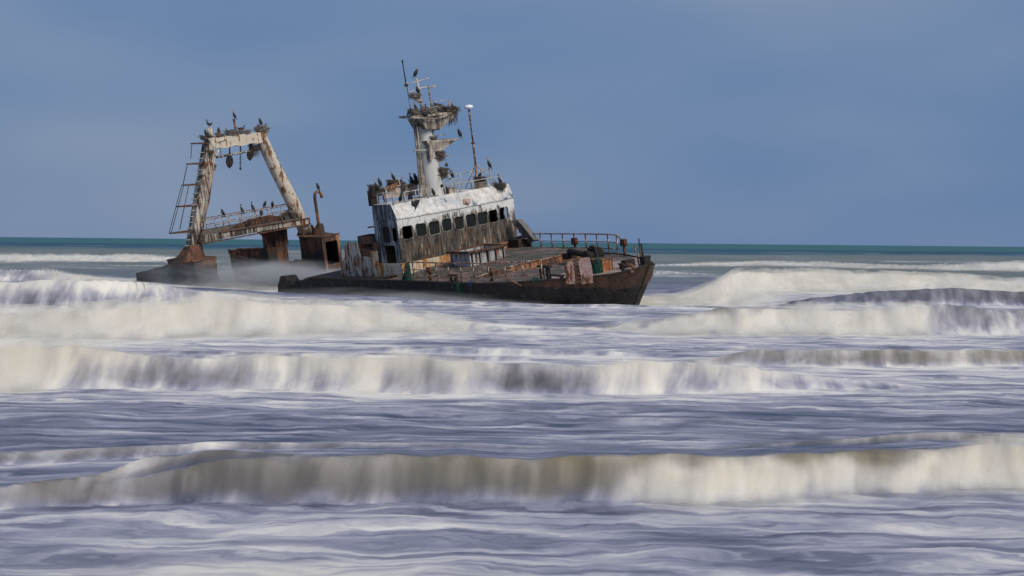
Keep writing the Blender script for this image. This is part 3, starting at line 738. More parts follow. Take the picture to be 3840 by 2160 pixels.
# --- wheelhouse
KC, YC = .018, .47
def fx(y): return -KC * (y - YC) ** 2
def wall_panel(mb, mapf, rect, hole=None, th=.09, n_arc=5):
    """flat panel in (s, z) with an optional rounded opening, given thickness through mapf(s, z, depth)"""
    s0, s1, z0, z1 = rect
    if hole is None:
        ring = [(s0, z0), (s1, z0), (s1, z1), (s0, z1)]
        mb.hexa([mapf(s0, z0, 0), mapf(s1, z0, 0), mapf(s1, z0, th), mapf(s0, z0, th), mapf(s0, z1, 0), mapf(s1, z1, 0), mapf(s1, z1, th), mapf(s0, z1, th)])
        return
    a0, a1, b0, b1, r = hole
    ins = []
    for (cx, cz, st) in ((a1 - r, b1 - r, 0), (a0 + r, b1 - r, 90), (a0 + r, b0 + r, 180), (a1 - r, b0 + r, 270)):
        for k in range(n_arc + 1):
            t = R_(st + 90 * k / n_arc); ins.append((cx + r * math.cos(t), cz + r * math.sin(t)))
    m = len(ins)
    cx, cz = (a0 + a1) / 2, (b0 + b1) / 2
    outs = []
    for (p, q) in ins:
        dx, dz_ = p - cx, q - cz
        ts = []
        if dx > 1e-9: ts.append((s1 - cx) / dx)
        if dx < -1e-9: ts.append((s0 - cx) / dx)
        if dz_ > 1e-9: ts.append((z1 - cz) / dz_)
        if dz_ < -1e-9: ts.append((z0 - cz) / dz_)
        t = min(ts); outs.append([cx + dx * t, cz + dz_ * t])
    for (qx, qz) in ((s0, z0), (s1, z0), (s1, z1), (s0, z1)):
        j = min(range(m), key=lambda i: (outs[i][0] - qx) ** 2 + (outs[i][1] - qz) ** 2)
        outs[j] = [qx, qz]
    V = [mapf(p, q, 0) for p, q in outs] + [mapf(p, q, 0) for p, q in ins] + [mapf(p, q, th) for p, q in ins] + [mapf(p, q, th) for p, q in outs]
    F = []
    for i in range(m):
        j = (i + 1) % m
        F += [(i, j, m + j, m + i), (m + i, m + j, 2 * m + j, 2 * m + i), (2 * m + i, 2 * m + j, 3 * m + j, 3 * m + i)]
    mb.add(V, F)
    return ins

Y0, Y1 = -3.63, 4.95
ZB, ZE, ZR = .55, 3.08, 3.88       # foot of wall, eave, roof
house = MB()
fmap = lambda s, z, d: (fx(s) - d + .02 * (z - ZB) / 2.5, s, z)
wy = [YC + .88 * (i - 4) for i in range(9)]
WW, WZ0, WZ1 = .69, 1.86, 2.58
win_rings = []
edges = [Y0] + [(wy[i] + wy[i + 1]) / 2 for i in range(8)] + [Y1]
jit = random.Random(3)
for i in range(9):
    dw, dh = jit.uniform(-.03, .03), jit.uniform(-.03, .03)
    ring = wall_panel(house, fmap, (edges[i], edges[i + 1], 1.6, 2.8), (wy[i] - WW / 2 - dw, wy[i] + WW / 2 + dw, WZ0 + dh, WZ1 + dh * .5, .13))
    win_rings.append(ring)
    wall_panel(house, fmap, (edges[i], edges[i + 1], 2.8, ZE))
    nseg = 3
    for k in range(nseg):
        a = edges[i] + (edges[i + 1] - edges[i]) * k / nseg; b = edges[i] + (edges[i + 1] - edges[i]) * (k + 1) / nseg
        wall_panel(house, fmap, (a, b, ZB, 1.6))
# port side: wall with a big torn opening; back wall
XB = -2.25
xs = fx(Y1)
house.box(XB, -1.25, Y1 - .09, Y1, ZB, ZE)
house.box(-1.25, xs - .10, Y1 - .085, Y1 - .005, ZB, 1.75)
house.box(-1.25, xs - .10, Y1 - .085, Y1 - .005, 2.75, ZE)
house.box(-.85, -.72, Y1 - .085, Y1 - .005, 1.75, 2.75)
house.box(XB - .08, XB, Y0 + .1, Y1, ZB, ZE)
wheelhouse = part('wheelhouse', house, 'house')
# starboard side wall: window pair and open doorway
side = MB()
smap = lambda s, z, d: (s, Y0 + d + .01, z)
xe = fx(Y0) - .002
wall_panel(side, smap, (-2.25, -1.95, ZB - .05, ZE))
wall_panel(side, smap, (-1.95, -1.02, 1.55, ZE), (-1.78, -1.14, 1.72, 2.62, .14))
wall_panel(side, smap, (-1.02, -.30, 1.55, ZE), (-.94, -.50, 1.75, 2.55, .10))
wall_panel(side, smap, (-.80, -.30, ZB - .05, 1.55))
wall_panel(side, smap, (-1.95, -1.80, ZB - .05, 1.55))
side.build('side_wall', M['side_dark'], wheelhouse)
# inside: floor, dark lining, leaning partition
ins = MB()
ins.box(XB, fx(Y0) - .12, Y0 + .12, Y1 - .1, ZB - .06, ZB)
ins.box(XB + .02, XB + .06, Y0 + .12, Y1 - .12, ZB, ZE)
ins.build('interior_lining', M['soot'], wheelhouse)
ob = MB(); ob.bar((-1.05, 4.25, ZB), (-.75, 4.45, 2.9), .10, .18); ob.bar((-1.3, 3.7, ZB), (-1.25, 3.75, 2.9), .12, .25)
ob.build('broken_mullion', M['soot'], wheelhouse)
# frames and panes
for i, ring in enumerate(win_rings):
    mb = MB()
    cx, cz = wy[i], (WZ0 + WZ1) / 2
    m = len(ring)
    out = [(cx + (p - cx) * 1.08, cz + (q - cz) * 1.07) for p, q in ring]
    V = [fmap(p, q, -.012) for p, q in out] + [fmap(p, q, -.022) for p, q in ring] + [fmap(p, q, .05) for p, q in ring] 
    F = []
    for k in range(m):
        j = (k + 1) % m
        F += [(k, j, m + j, m + k), (m + k, m + j, 2 * m + j, 2 * m + k)]
    mb.add(V, F)
    mb.rough(.12, .022, i).build('window_frame', M['frame'], wheelhouse)
    if i not in (0, 7, 8):
        mb = MB()
        dp = .035 + .012 * (i % 3)
        mb.add([fmap(cx + (p - cx) * .99, cz + (q - cz) * .99, dp + .02 * (q - cz) * (-1) ** i) for p, q in ring], [tuple(range(m))])
        mb.build('window_pane', M['glass'] if i % 2 else M['soot'] if i == 4 else M['glass'], wheelhouse)
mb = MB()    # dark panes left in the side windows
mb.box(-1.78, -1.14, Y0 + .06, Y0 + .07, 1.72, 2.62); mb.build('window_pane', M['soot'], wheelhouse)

# roof: sloped white brow, flat top, gable ends
rf = MB()
NS = 18
ys_ = [Y0 - .03 + (Y1 + .06 - Y0) * i / NS for i in range(NS + 1)]
low = [(fx(y) + .07, y, ZE + .015 * math.sin(i * 1.9)) for i, y in enumerate(ys_)]
top = [(fx(y) - .34, y, ZR + .012 * math.sin(i * 2.3)) for i, y in enumerate(ys_)]
bk = [(XB - .1, y, ZR - .01) for y in ys_]
lip = [(p[0], p[1], p[2] - .06) for p in low]
und = [(p[0] - .10, p[1], p[2] - .06) for p in low]
n = NS + 1
rf.add(und + lip + low + top + bk, [(r * n + i, r * n + i + 1, (r + 1) * n + i + 1, (r + 1) * n + i) for r in range(4) for i in range(NS)])
roof = rf.build('wheelhouse_roof', M['roof'], ship)
for y in (Y0 - .02, Y1 + .02):
    mb = MB(); mb.prism([(fx(y) + .06, y, ZE - .05), (fx(y) - .34, y, ZR - .005), (XB - .1, y, ZR - .015), (XB - .1, y, ZE - .05)], (0, .03 if y < 0 else -.03, 0))
    mb.build('gable_end', M['side_dark'] if y < 0 else M['roof'], roof)
mb = MB()      # dark plate with a torn hole's inner shade put into its colour, loose flap, small patch
def brow(y, t, out=0.01): return (fx(y) + .07 - .41 * t + out * .9, y, ZE + .80 * t + out * .45)
mb.prism([brow(-2.35, 1.0), brow(-1.75, 1.0), brow(-1.95, .72), brow(-2.1, .62), brow(-2.3, .42), brow(-2.42, .25), brow(-2.3, .55), brow(-2.45, .70)], (.006, 0, .004))
mb.rough(.10, .035, 3).build('hole_shade_plate', M['soot'], roof)
mb = MB()
mb.prism([brow(.92, .18, .05), brow(1.32, .05, .16), brow(1.45, .38, .12), brow(1.10, .52, .04)], (.02, 0, .01)); mb.build('loose_flap', M['plate'], roof)

# low casing under the wheelhouse, with rust runs
mb = MB()
mb.prism([(-2.9, Y0 - .12, -.30), (fx(Y0) + .12, Y0 - .12, -.28), (fx(Y0) + .12, Y0 - .12, .54), (-2.9, Y0 - .12, .52)], (0, .5, 0))
N_ = 16
yy = [Y0 - .11 + (Y1 - Y0) * i / N_ for i in range(N_ + 1)]
mb.add([(fx(y) + .11, y, -.25) for y in yy] + [(fx(y) + .11, y, .54) for y in yy] + [(fx(y) - .05, y, .57) for y in yy],
       [(r * (N_ + 1) + i, r * (N_ + 1) + i + 1, (r + 1) * (N_ + 1) + i + 1, (r + 1) * (N_ + 1) + i) for r in range(2) for i in range(N_)])
casing = part('deckhouse_base', mb, 'coaming')
mb = MB(); mb.lathe([(.30, 0), (.30, .06), (.18, .08)], (-1.0, Y0 - .35, -.08), 14); mb.lathe([(.05, -.15), (.05, 0)], (-1.0, Y0 - .35, -.08), 8); mb.build('mooring_dish', M['rust_orange'], casing)
# steel strips standing behind the starboard side
mb = MB()
mb.bar((-2.55, Y0 + .15, .4), (-2.45, Y0 + .15, 3.5), .16, .30); mb.bar((-2.8, Y0 + .4, .4), (-2.6, Y0 + .4, 4.9), .30, .34)
part('corner_post', mb, 'side_dark')

# hatch trunk in front of the wheelhouse
HX0, HX1, HY0, HY1, HZ0, HZ1 = 1.6, 3.35, -1.70, .80, .12, .86
mb = MB()
mb.box(HX0, HX1, HY0, HY0 + .06, HZ0, HZ1); mb.box(HX0, HX1, HY1 - .06, HY1, HZ0, HZ1)
mb.box(HX1 - .06, HX1, HY0 + .06, HY1 - .06, HZ0, HZ1); mb.box(HX0, HX0 + .06, HY0 + .06, HY1 - .06, HZ0, HZ1)
hatch = part('hatch_trunk', mb, 'hatch_side')
mb = MB()
mb.box(HX0 - .14, HX1 + .14, HY0 - .16, HY0 + .02, HZ1 - .02, HZ1 + .10); mb.box(HX0 - .14, HX1 + .14, HY1 - .02, HY1 + .14, HZ1 - .02, HZ1 + .10)
mb.box(HX1 - .02, HX1 + .14, HY0 + .02, HY1 - .02, HZ1 - .02, HZ1 + .10); mb.box(HX0 - .14, HX0 + .02, HY0 + .02, HY1 - .02, HZ1 - .02, HZ1 + .10)
mb.build('hatch_rim', M['rust'], hatch)
stiff = MB().box(0, .10, 0, .035, HZ0, HZ1 - .02).mesh('stiffener', M['rust_dark'])
for k in range(5): link('stiffener', stiff, hatch, (HX1, HY0 + .1 + .56 * k, 0))

# plates and stairs fallen against the port end of the house
mb = MB()
mb.prism([(.10, 4.35, 1.75), (.55, 4.55, 1.80), (1.35, 4.95, .50), (.95, 4.75, .40)], (.10, -.25, .04))
mb.prism([(.62, 4.6, 1.80), (.72, 4.6, 1.78), (1.5, 5.0, .55), (1.38, 5.0, .5)], (.12, -.5, .05))
lp = part('leaning_plate', mb.rough(.3, .04, 14), 'panel_grey')
mb = MB()
for k in range(3):
    t = k / 3
    mb.box(.30 + .30 * k, .62 + .30 * k, 4.2, 4.75, 1.45 - .38 * k, 1.49 - .38 * k)
mb.build('stair_tread', M['panel_grey'], lp)
mb = MB(); mb.box(.05, .9, 3.9, 4.9, -.15, .72); mb.prism([(.2, 4.0, .70), (1.0, 4.2, .5), (1.1, 4.9, .55), (.2, 4.95, .8)], (0, 0, .05))
part('broken_locker', mb.rough(.25, .06, 15), 'rust_dark')

# --- jagged bulwark and steel boxes aft of the wheelhouse
mb = MB()
BY = -3.75
mb.prism([(x, BY, z) for x, z in [(-6.25, -.32), (-6.2, .55), (-5.95, .60), (-5.72, .78), (-5.62, 1.0), (-5.62, 1.42), (-5.40, 1.60), (-5.18, 1.74), (-4.25, 1.72), (-4.15, 1.2), (-4.05, .9), (-3.1, .9), (-3.0, -.30)]], (0, .07, 0))
part('jagged_bulwark', mb.rough(.3, .035, 10), 'bulwark')
mb = MB()
mb.box(-4.22, -3.0, BY + .10, BY + .95, -.28, 1.30)
rb = part('steel_locker', mb.rough(.3, .03, 11), 'rust')
mb = MB()
mb.box(-4.30, -2.75, BY + .12, BY + .18, 1.64, 2.08); mb.box(-4.30, -4.24, BY + .18, BY + 1.0, 1.30, 2.08); mb.box(-4.24, -2.75, BY + 1.0, BY + 1.06, 1.30, 2.08)
mb.box(-4.3, -4.1, BY + .085, BY + .12, 1.28, 1.70); mb.box(-2.85, -2.5, BY + .085, BY + .2, 1.28, 1.72); mb.box(-4.12, -2.6, BY + .06, BY + .14, 1.24, 1.31)
mb.build('locker_tray', M['rust'], rb)
mb = MB(); mb.bar((-3.05, BY + .4, 2.0), (-3.05, BY + .4, 2.52), .10, .10); mb.bar((-3.45, BY + .4, 2.55), (-2.7, BY + .4, 2.60), .16, .08); mb.bar((-2.85, BY + .4, 2.0), (-2.85, BY + .4, 2.52), .05, .05)
mb.build('vent_bracket', M['rust'], rb)
mb = MB(); mb.box(-3.02, -2.45, BY + .02, BY + .10, -.28, 1.25); part('rusted_door', mb, 'coaming')

# --- mast
mast_mb = MB()
def ell(cx, cy, z, rx, ry, n=20): return [(cx + rx * math.cos(2 * math.pi * k / n), cy + ry * math.sin(2 * math.pi * k / n), z) for k in range(n)]
secs = [(-1.3, -.10, 3.86, .62, .62), (-1.3, -.10, 4.6, .56, .58), (-1.3, -.13, 6.0, .50, .55), (-1.3, -.16, 7.3, .46, .52), (-1.3, -.17, 8.45, .44, .50)]
V = []
for s in secs: V += ell(*s)
mast_mb.add(V, [(r * 20 + k, r * 20 + (k + 1) % 20, (r + 1) * 20 + (k + 1) % 20, (r + 1) * 20 + k) for r in range(len(secs) - 1) for k in range(20)], True)
mast = part('mast', mast_mb, 'mast')
def mpart(name, mb, mat): return mb.build(name, M[mat], mast)
# top platform, wedge underneath
mb = MB()
tp = [(-2.0, -1.35, 8.46), (-.75, -1.45, 8.42), (-.45, -.5, 8.38), (-.40, 1.0, 8.36), (-.75, 1.85, 8.34), (-1.9, 1.75, 8.38)]
mb.prism(tp, (0, 0, .13))
mb.prism([(-.62, -.9, 8.37), (-.62, 1.2, 8.33), (-.62, .2, 7.62), (-.62, -.55, 7.72)], (-1.2, 0, 0))
mb.prism([(-.5, .1, 8.36), (-.5, 1.7, 8.33), (-.65, .45, 7.55)], (-1.0, 0, 0))
mpart('mast_platform', mb, 'guano')
mb = MB(); mb.tube([(-.55, -1.5, 8.45), (-.42, -.7, 8.33), (-.38, 0, 8.22), (-.38, .8, 8.30), (-.42, 1.2, 8.42)], .05, 6); mpart('platform_rim', mb, 'guano')
mb = MB(); mb.box(-1.5, -1.1, .68, 1.08, 8.46, 8.74); mpart('radar_stub', mb, 'guano')
# radar shelf
mb = MB()
mb.hexa([(-.85, -.3, 6.35), (-.80, .25, 6.25), (-1.5, .25, 6.25), (-1.5, -.3, 6.35), (-.62, -.60, 6.92), (-.70, 1.45, 6.80), (-1.5, 1.45, 6.82), (-1.7, -.60, 6.95)])
mb.prism([(-.62, -.62, 6.93), (-.66, 1.52, 6.80), (-1.5, 1.5, 6.84), (-1.7, -.62, 6.96)], (0, 0, .12))
mb.prism([(-.60, -.52, 6.92), (-.60, -.1, 6.9), (-.66, -.30, 5.95), (-.66, -.52, 5.92)], (-.3, 0, 0))
mb.bar((-1.0, .75, 7.02), (-1.0, .75, 7.25), .08, .08); mb.bar((-1.0, .2, 7.28), (-1.0, 1.1, 7.22), .08, .05)
mpart('radar_shelf', mb, 'guano')
mb = MB(); mb.tube([(-1.15, 1.4, 6.84), (-1.2, 2.2, 6.88)], .045, 6); mpart('shelf_boom', mb, 'guano')
mb = MB(); mb.tube([(-.9, -1.45, 6.62), (-.8, -.2, 6.50)], .045, 6); mpart('spreader', mb, 'rail_grey')
for (y0, y1, z) in ((-.1, 1.0, 6.0), (-.1, 1.0, 5.0)):
    mb = MB(); mb.box(-1.35, -.75, y0, y1, z, z + .07); mb.prism([(-1.0, .2, z), (-1.0, .85, z), (-1.0, .2, z - .45)], (.06, 0, 0)); mpart('shelf', mb, 'guano')
mb = MB(); mb.tube([(-.9, .75, 6.0), (-.9, .78, 5.62)], .012, 5); mb.lathe([(.03, -.22), (.10, -.14), (.09, -.04), (.03, 0)], (-.9, .78, 5.62), 10); mpart('hanging_lamp', mb, 'rust')
mb = MB(); mb.lathe([(.0, .0), (.09, .0), (.09, .05), (.05, .06)], (-.74, .12, 4.4), 12, 'x'); mpart('porthole', mb, 'soot')
# ladder on the starboard edge of the mast
mb = MB()
for dx in (-.16, .16): mb.tube([(-1.2 + dx, -.90, 3.9), (-1.2 + dx, -.88, 6.2), (-1.2 + dx, -.86, 8.35)], .028, 6)
lad = mpart('mast_ladder', mb, 'rail_grey')
rung = MB().tube([(-1.36, 0, 0), (-1.04, 0, 0)], .022, 6).mesh('rung', M['rail_grey'])
for k in range(14): link('rung', rung, lad, (0, -.90 + .04 * k / 14, 4.05 + .31 * k)).parent = mast
mb = MB(); mb.bar((-1.2, -.95, 3.95), (-1.2, -.70, 8.2), .05, .42); mpart('cable_tray', mb, 'guano')
# top pole with yards, aerials
mb = MB(); mb.tube([(-1.3, -.12, 8.5), (-1.3, -.20, 9.6), (-1.3, -.28, 10.6)], .085, 8, .07); mpart('top_pole', mb, 'rail_grey')
mb = MB(); mb.tube([(-1.3, -1.05, 10.30), (-1.3, .65, 10.52)], .035, 6); mpart('yard', mb, 'rail_grey')
mb = MB(); mb.tube([(-1.3, -1.0, 10.45), (-1.3, -.98, 9.85), (-1.3, 0, 10.02), (-1.3, .98, 10.02)], .045, 6); mpart('yard', mb, 'rail_grey')
mb = MB(); mb.box(-1.36, -1.24, .68, .98, 9.98, 10.08); mpart('lamp_box', mb, 'guano')
mb = MB(); mb.tube([(-1.3, .50, 8.55), (-1.3, .48, 10.10)], .045, 6); mpart('stay_pole', mb, 'rail')
mb = MB(); mb.tube([(-1.3, -1.06, 10.30), (-1.3, -1.12, 11.58)], .04, 6, .032); mb.tube([(-1.3, -1.12, 11.56), (-1.3, -1.12, 11.70)], .05, 6); mpart('whip_aerial', mb, 'black')
mb = MB(); mb.lathe([(.09, -.08), (.12, 0), (.09, .08)], (-1.3, -1.06, 10.28), 10); mpart('aerial_clamp', mb, 'rust')
mb = MB(); mb.tube([(-1.3, -1.04, 10.2), (-1.3, -1.0, 9.3), (-1.3, -.98, 8.75), (-1.3, -.90, 8.45)], .014, 5); mpart('loose_cable', mb, 'black')
mb = MB(); mb.tube([(-1.1, -.2, 9.25), (-1.2, -.75, 9.45), (-1.2, -1.0, 9.5)], .04, 6); mb.prism([(-1.25, -.2, 9.05), (-1.25, -.25, 9.5), (-1.25, -.85, 9.5)], (.08, 0, 0)); mpart('nest_bracket', mb, 'guano')
mb = MB()
for z in (8.85, 9.15): mb.tube([(-.8, -.1, z), (-.7, .9, z + .02), (-.75, 1.45, z)] if z > 9 else [(-.8, -.1, z), (-.75, .6, z + .03)], .028, 6)
mb.tube([(-.75, 1.45, 9.15), (-.75, 1.5, 8.42)], .028, 6); mb.tube([(-.78, .0, 9.15), (-.78, .0, 8.42)], .028, 6)
mpart('platform_rail', mb, 'rail_grey')

# satellite dome on its own stayed pole
mb = MB(); mb.tube([(-1, 2.90, 3.8), (-1, 2.97, 5.3)], .075, 8); mb.tube([(-1, 2.97, 5.3), (-1, 2.98, 6.55)], .062, 8); mb.tube([(-1, 2.98, 6.55), (-1, 2.97, 8.45)], .048, 8, .055)
sat = part('aerial_pole', mb, 'rail')
mb = MB(); mb.lathe([(.03, -.13), (.20, -.10), (.27, 0), (.24, .08), (.12, .13), (.02, .14)], (-1, 2.97, 8.58), 20); mb.build('satellite_dome', M['white'], sat)
mb = MB(); mb.lathe([(.1, -.05), (.13, 0), (.1, .05)], (-1, 2.98, 6.5), 10); mb.build('collar', M['rust'], sat)
mb = MB(); mb.tube([(-1, 2.97, 5.25), (-.9, 4.5, 3.85)], .03, 6); mb.tube([(-1, 2.97, 5.25), (-1.9, 2.7, 3.85)], .03, 6); mb.build('stay', M['rail_grey'], sat)

# roof rails: stanchions are pieces of their own
post_m = {}
def railing(name, pts, heights, mat, rails=(1.0, .5), r=.03, pr=.032, step=None, parent=None):
    """pts: foot points; a rail follows them at the given fractions of the height"""
    P = [Vector(p) for p in pts]
    mb = MB()
    mb.tube([p + Vector((0, 0, heights)) for p in P], r, 6)
    rail = mb.build(name, M[mat], parent or ship)
    for fr in rails[1:]:
        mb = MB(); mb.tube([p + Vector((0, 0, heights * fr)) for p in P], r * .7, 6); mb.build('lower_rail', M[mat], rail)
    key = (round(heights, 2), pr, mat)
    if key not in post_m: post_m[key] = MB().tube([(0, 0, -.03), (0, 0, heights)], pr, 6).mesh('stanchion', M[mat])
    L = [0]
    for a, b in zip(P, P[1:]): L.append(L[-1] + (b - a).length)
    k = max(1, round(L[-1] / (step or 1.0)))
    for i in range(k + 1):
        d = L[-1] * i / k
        j = max(q for q in range(len(L) - 1) if L[q] <= d + 1e-6)
        t = (d - L[j]) / max(1e-6, L[j + 1] - L[j])
        link('stanchion', post_m[key], rail, P[j].lerp(P[j + 1], t))
    return rail
railing('roof_railing', [(-.55, -3.5, 3.88), (-.50, -2.4, 3.88), (-.45, -1.2, 3.88)], .55, 'rail_grey', (1, .1), step=.8)
railing('roof_railing', [(-2.1, -3.45, 3.86), (-.6, -3.5, 3.88)], .62, 'rail_grey', (1, .5), step=.7)
railing('roof_railing', [(-.5, .15, 3.88), (-.5, 2.3, 3.88), (-.52, 4.35, 3.88)], .50, 'rail_grey', (1,), step=1.0)
railing('roof_railing', [(-2.0, 1.0, 3.86), (-1.9, 2.2, 3.86), (-1.8, 4.6, 3.86)], .95, 'rail_grey', (1, .5), step=.8)
mb = MB()
for x in (-.75, -1.15): mb.tube([(x, .75, 3.88), (x, .75, 4.45), (x, .85, 4.62), (x, 1.05, 4.68), (x, 1.25, 4.62), (x, 1.38, 4.4), (x, 1.42, 3.88)], .032, 6)
mb.tube([(-1.15, 1.05, 4.68), (-.75, 1.05, 4.68)], .03, 6)
part('access_hoop', mb, 'rail_grey')
mb = MB(); mb.box(-1.3, -.7, .55, 1.15, 3.87, 4.16); mb.box(-1.34, -.66, .50, 1.2, 4.16, 4.20); part('roof_box', mb, 'guano')
mb = MB(); mb.lathe([(.36, 0), (.36, .30), (.40, .32), (.40, .36)], (-.95, 3.12, 3.86), 16); part('vent_stump', mb, 'guano')
mb = MB(); mb.bar((-.9, 4.68, 3.85), (-.9, 4.68, 4.25), .14, .14); part('roof_post', mb, 'rust')
mb = MB(); mb.box(-.75, -.55, -.95, -.35, 3.88, 3.94); mb.bar((-.7, -.85, 3.9), (-.9, -.7, 4.6), .05, .03); part('mast_foot', mb, 'guano')

# boom beam behind the mast with a bent plate on its end
mb = MB(); mb.prism([(-2.45, -2.6, 4.10), (-2.45, -.3, 3.96), (-2.45, -.3, 4.60), (-2.45, -1.6, 4.66), (-2.45, -2.6, 4.72)], (-.30, 0, 0)); beam = part('boom_beam', mb, 'beam_pink')
mb = MB(); mb.bar((-2.6, -2.75, 4.62), (-2.6, -1.45, 4.70), .46, .05); mb.tube([(-2.4, -2.55, 4.72), (-2.4, -.4, 4.62)], .05, 6); mb.build('beam_flange', M['guano'], beam)
mb = MB(); mb.prism([(-2.2, -2.45, 4.55), (-2.2, -1.85, 4.72), (-2.2, -1.72, 5.0), (-2.2, -2.35, 4.78)], (-.5, 0, 0)); mb.build('bent_plate', M['rust_orange'], beam)
mb = MB(); mb.box(-2.8, -2.35, -3.6, -2.7, 4.30, 4.66); mb.box(-2.78, -2.45, -3.62, -3.25, 3.8, 4.3); part('winch_stub', mb, 'rust_dark')
mb = MB(); mb.tube([(-1.6, -1.95, 3.86), (-1.7, -2.15, 5.25)], .045, 6, .03); part('whip_aerial', mb, 'guano')

# --- foredeck fittings
def side_rail(side, xs_, h, mat, name, end_drop=0.0):
    pts = [(x, side * (hb(x) - .12), dz(x)) for x in xs_]
    return railing(name, pts, h, mat, (1, .62, .3), .038, .042, step=1.0)
side_rail(-1, np.linspace(1.2, 11.2, 14), 1.06, 'rail', 'deck_railing')
side_rail(1, np.linspace(.9, 8.6, 12), 1.12, 'rail', 'deck_railing')
mb = MB(); mb.tube([(8.6, 4.45, .92), (9.4, 4.2, .62)], .038, 6); part('bent_rail_end', mb, 'rail')
def roller_post(x, y, z0, h, name='roller_post'):
    mb = MB(); mb.tube([(x, y, z0), (x, y, z0 + h * .62)], .085, 8, .075)
    r = mb.build(name, M['rust'], ship)
    mb = MB(); mb.box(x - .17, x + .17, y - .10, y + .10, z0 + h * .60, z0 + h); mb.lathe([(.08, -.24), (.11, -.16), (.11, .16), (.08, .24)], (x, y, z0 + h * .72), 10, 'x')
    mb.build('roller', M['rust'], r)
roller_post(5.2, 4.4, -.2, .95); roller_post(9.5, 4.1, -.2, .95); roller_post(3.1, -4.35, -.2, .72); roller_post(7.9, -4.0, -.2, .72)
mb = MB()
for dx in (0, .45): mb.lathe([(.12, 0), (.10, .12), (.10, .30), (.16, .34), (.16, .40)], (5.0 + dx, -4.45, -.2), 12)
mb.box(4.75, 5.7, -4.65, -4.25, -.21, -.16); part('bollard_pair', mb, 'rust_dark')
# H-bitt and bent staple near the starboard bow
mb = MB()
mb.box(10.75, 10.9, -3.15, -2.95, -.2, .5); mb.box(11.25, 11.4, -3.15, -2.95, -.2, .5); mb.box(10.6, 11.55, -3.17, -2.93, .42, .54)
part('mooring_bitt', mb, 'rust_dark')
mb = MB(); mb.box(11.1, 12.2, -3.05, -2.75, -.02, .05); mb.box(11.12, 11.2, -3.0, -2.8, -.2, -.02); mb.box(12.1, 12.18, -3.0, -2.8, -.2, -.02); part('step_frame', mb, 'rust_dark')
# two bow side plates with rungs between
A, B = Vector((12.42, -2.86, 0)), Vector((13.68, -2.10, 0))
T = (B - A).normalized(); NN = Vector((T.y, -T.x, 0))
def sp(t, z, o=.06): p = A + T * t + NN * o; return (p.x, p.y, z)
mb = MB(); mb.prism([sp(0, -.42), sp(.50, -.46), sp(.46, .80), sp(.30, .74), sp(.0, .56)], tuple(-NN * .05)); pl = part('bow_plate', mb.rough(.25, .03, 12), 'plate')
mb = MB(); mb.prism([sp(.80, -.48), sp(1.40, -.46), sp(1.40, .30), sp(1.34, .84), sp(.76, .86)], tuple(-NN * .05)); part('bow_plate', mb.rough(.25, .03, 13), 'plate')
mb = MB(); mb.prism([sp(.46, -.46, .0), sp(.82, -.46, .0), sp(.80, .5, .0), sp(.46, .5, .0)], tuple(-NN * .03)); mb.build('ladder_recess', M['rust'], pl)
rg = MB().tube([sp(.47, 0, .03), sp(.80, 0, .03)], .035, 6).mesh('rung', M['rust'])
for z in (-.35, -.15, .05, .30, .58, .72): link('rung', rg, pl, (0, 0, z))
# windlass: rusted bin, drums, long dark roller
mb = MB(); mb.box(12.15, 13.15, -.95, -.25, -.15, .48); mb.box(12.1, 13.2, -1.0, -.2, .48, .53); part('rope_bin', mb, 'rust_orange')
mb = MB()
mb.lathe([(.20, -.55), (.34, -.5), (.34, -.42), (.22, -.36), (.22, .30), (.36, .36), (.36, .46), (.2, .5)], (11.55, -.05, .58), 18, 'y')
mb.box(11.2, 11.9, -.5, .45, -.15, .35); mb.prism([(11.2, -.15, .3), (11.9, -.15, .3), (11.8, -.15, 1.0), (11.55, -.15, 1.12), (11.3, -.15, .98)], (0, .16, 0)); mb.tube([(11.4, -.3, .95), (11.9, .2, .9)], .06, 6)
windl = part('windlass', mb, 'rust_dark')
mb = MB(); mb.tube([(8.2, 1.3, .52), (10.6, .7, .42)], .17, 12); mb.box(7.9, 8.3, 1.0, 1.6, .12, .45); mb.box(10.2, 10.5, .5, 1.0, -.15, .45); part('net_roller', mb, 'rust_dark')
mb = MB(); mb.box(13.3, 13.6, .2, .9, -.1, .28); mb.lathe([(.1, 0), (.1, .2), (.16, .24), (.16, .3)], (13.6, -.1, -.1), 10); part('deck_cleat', mb, 'rust_dark')
# fairlead ring, jack posts, stem box
mb = MB()
fl_ = [(14.85 + .30 * math.cos(t), -.80 + .12 * math.cos(t), -.02 + .28 * math.sin(t)) for t in [math.pi * k / 10 for k in range(11)]]
mb.tube(fl_, .085, 8); mb.box(14.5, 15.15, -.95, -.62, -.13, .0); part('fairlead', mb, 'rust')
mb = MB(); mb.tube([(14.83, .0, .0), (14.76, 0, .5), (14.62, 0, .98), (14.58, 0, 1.10)], .045, 8); part('jack_post', mb, 'rail')
mb = MB(); mb.tube([(14.99, .05, .1), (14.92, .05, 1.02)], .045, 6); mb.tube([(14.92, .05, 1.02), (14.95, .05, 1.45)], .035, 6); part('jack_post', mb, 'rust')
mb = MB(); mb.tube([(15.06, .12, .1), (15.0, .12, 1.2)], .05, 6); part('jack_post', mb, 'rust_dark')
mb = MB(); mb.box(15.02, 15.38, -.12, .3, .1, .50); mb.box(14.98, 15.42, -.16, .34, .50, .55); part('stem_box', mb, 'rust_dark')
# stray bent bar over the side
mb = MB(); mb.tube([(9.6, -4.3, -.1), (9.9, -4.6, .12), (10.6, -4.35, -.28)], .035, 6); part('bent_bar', mb, 'rail')

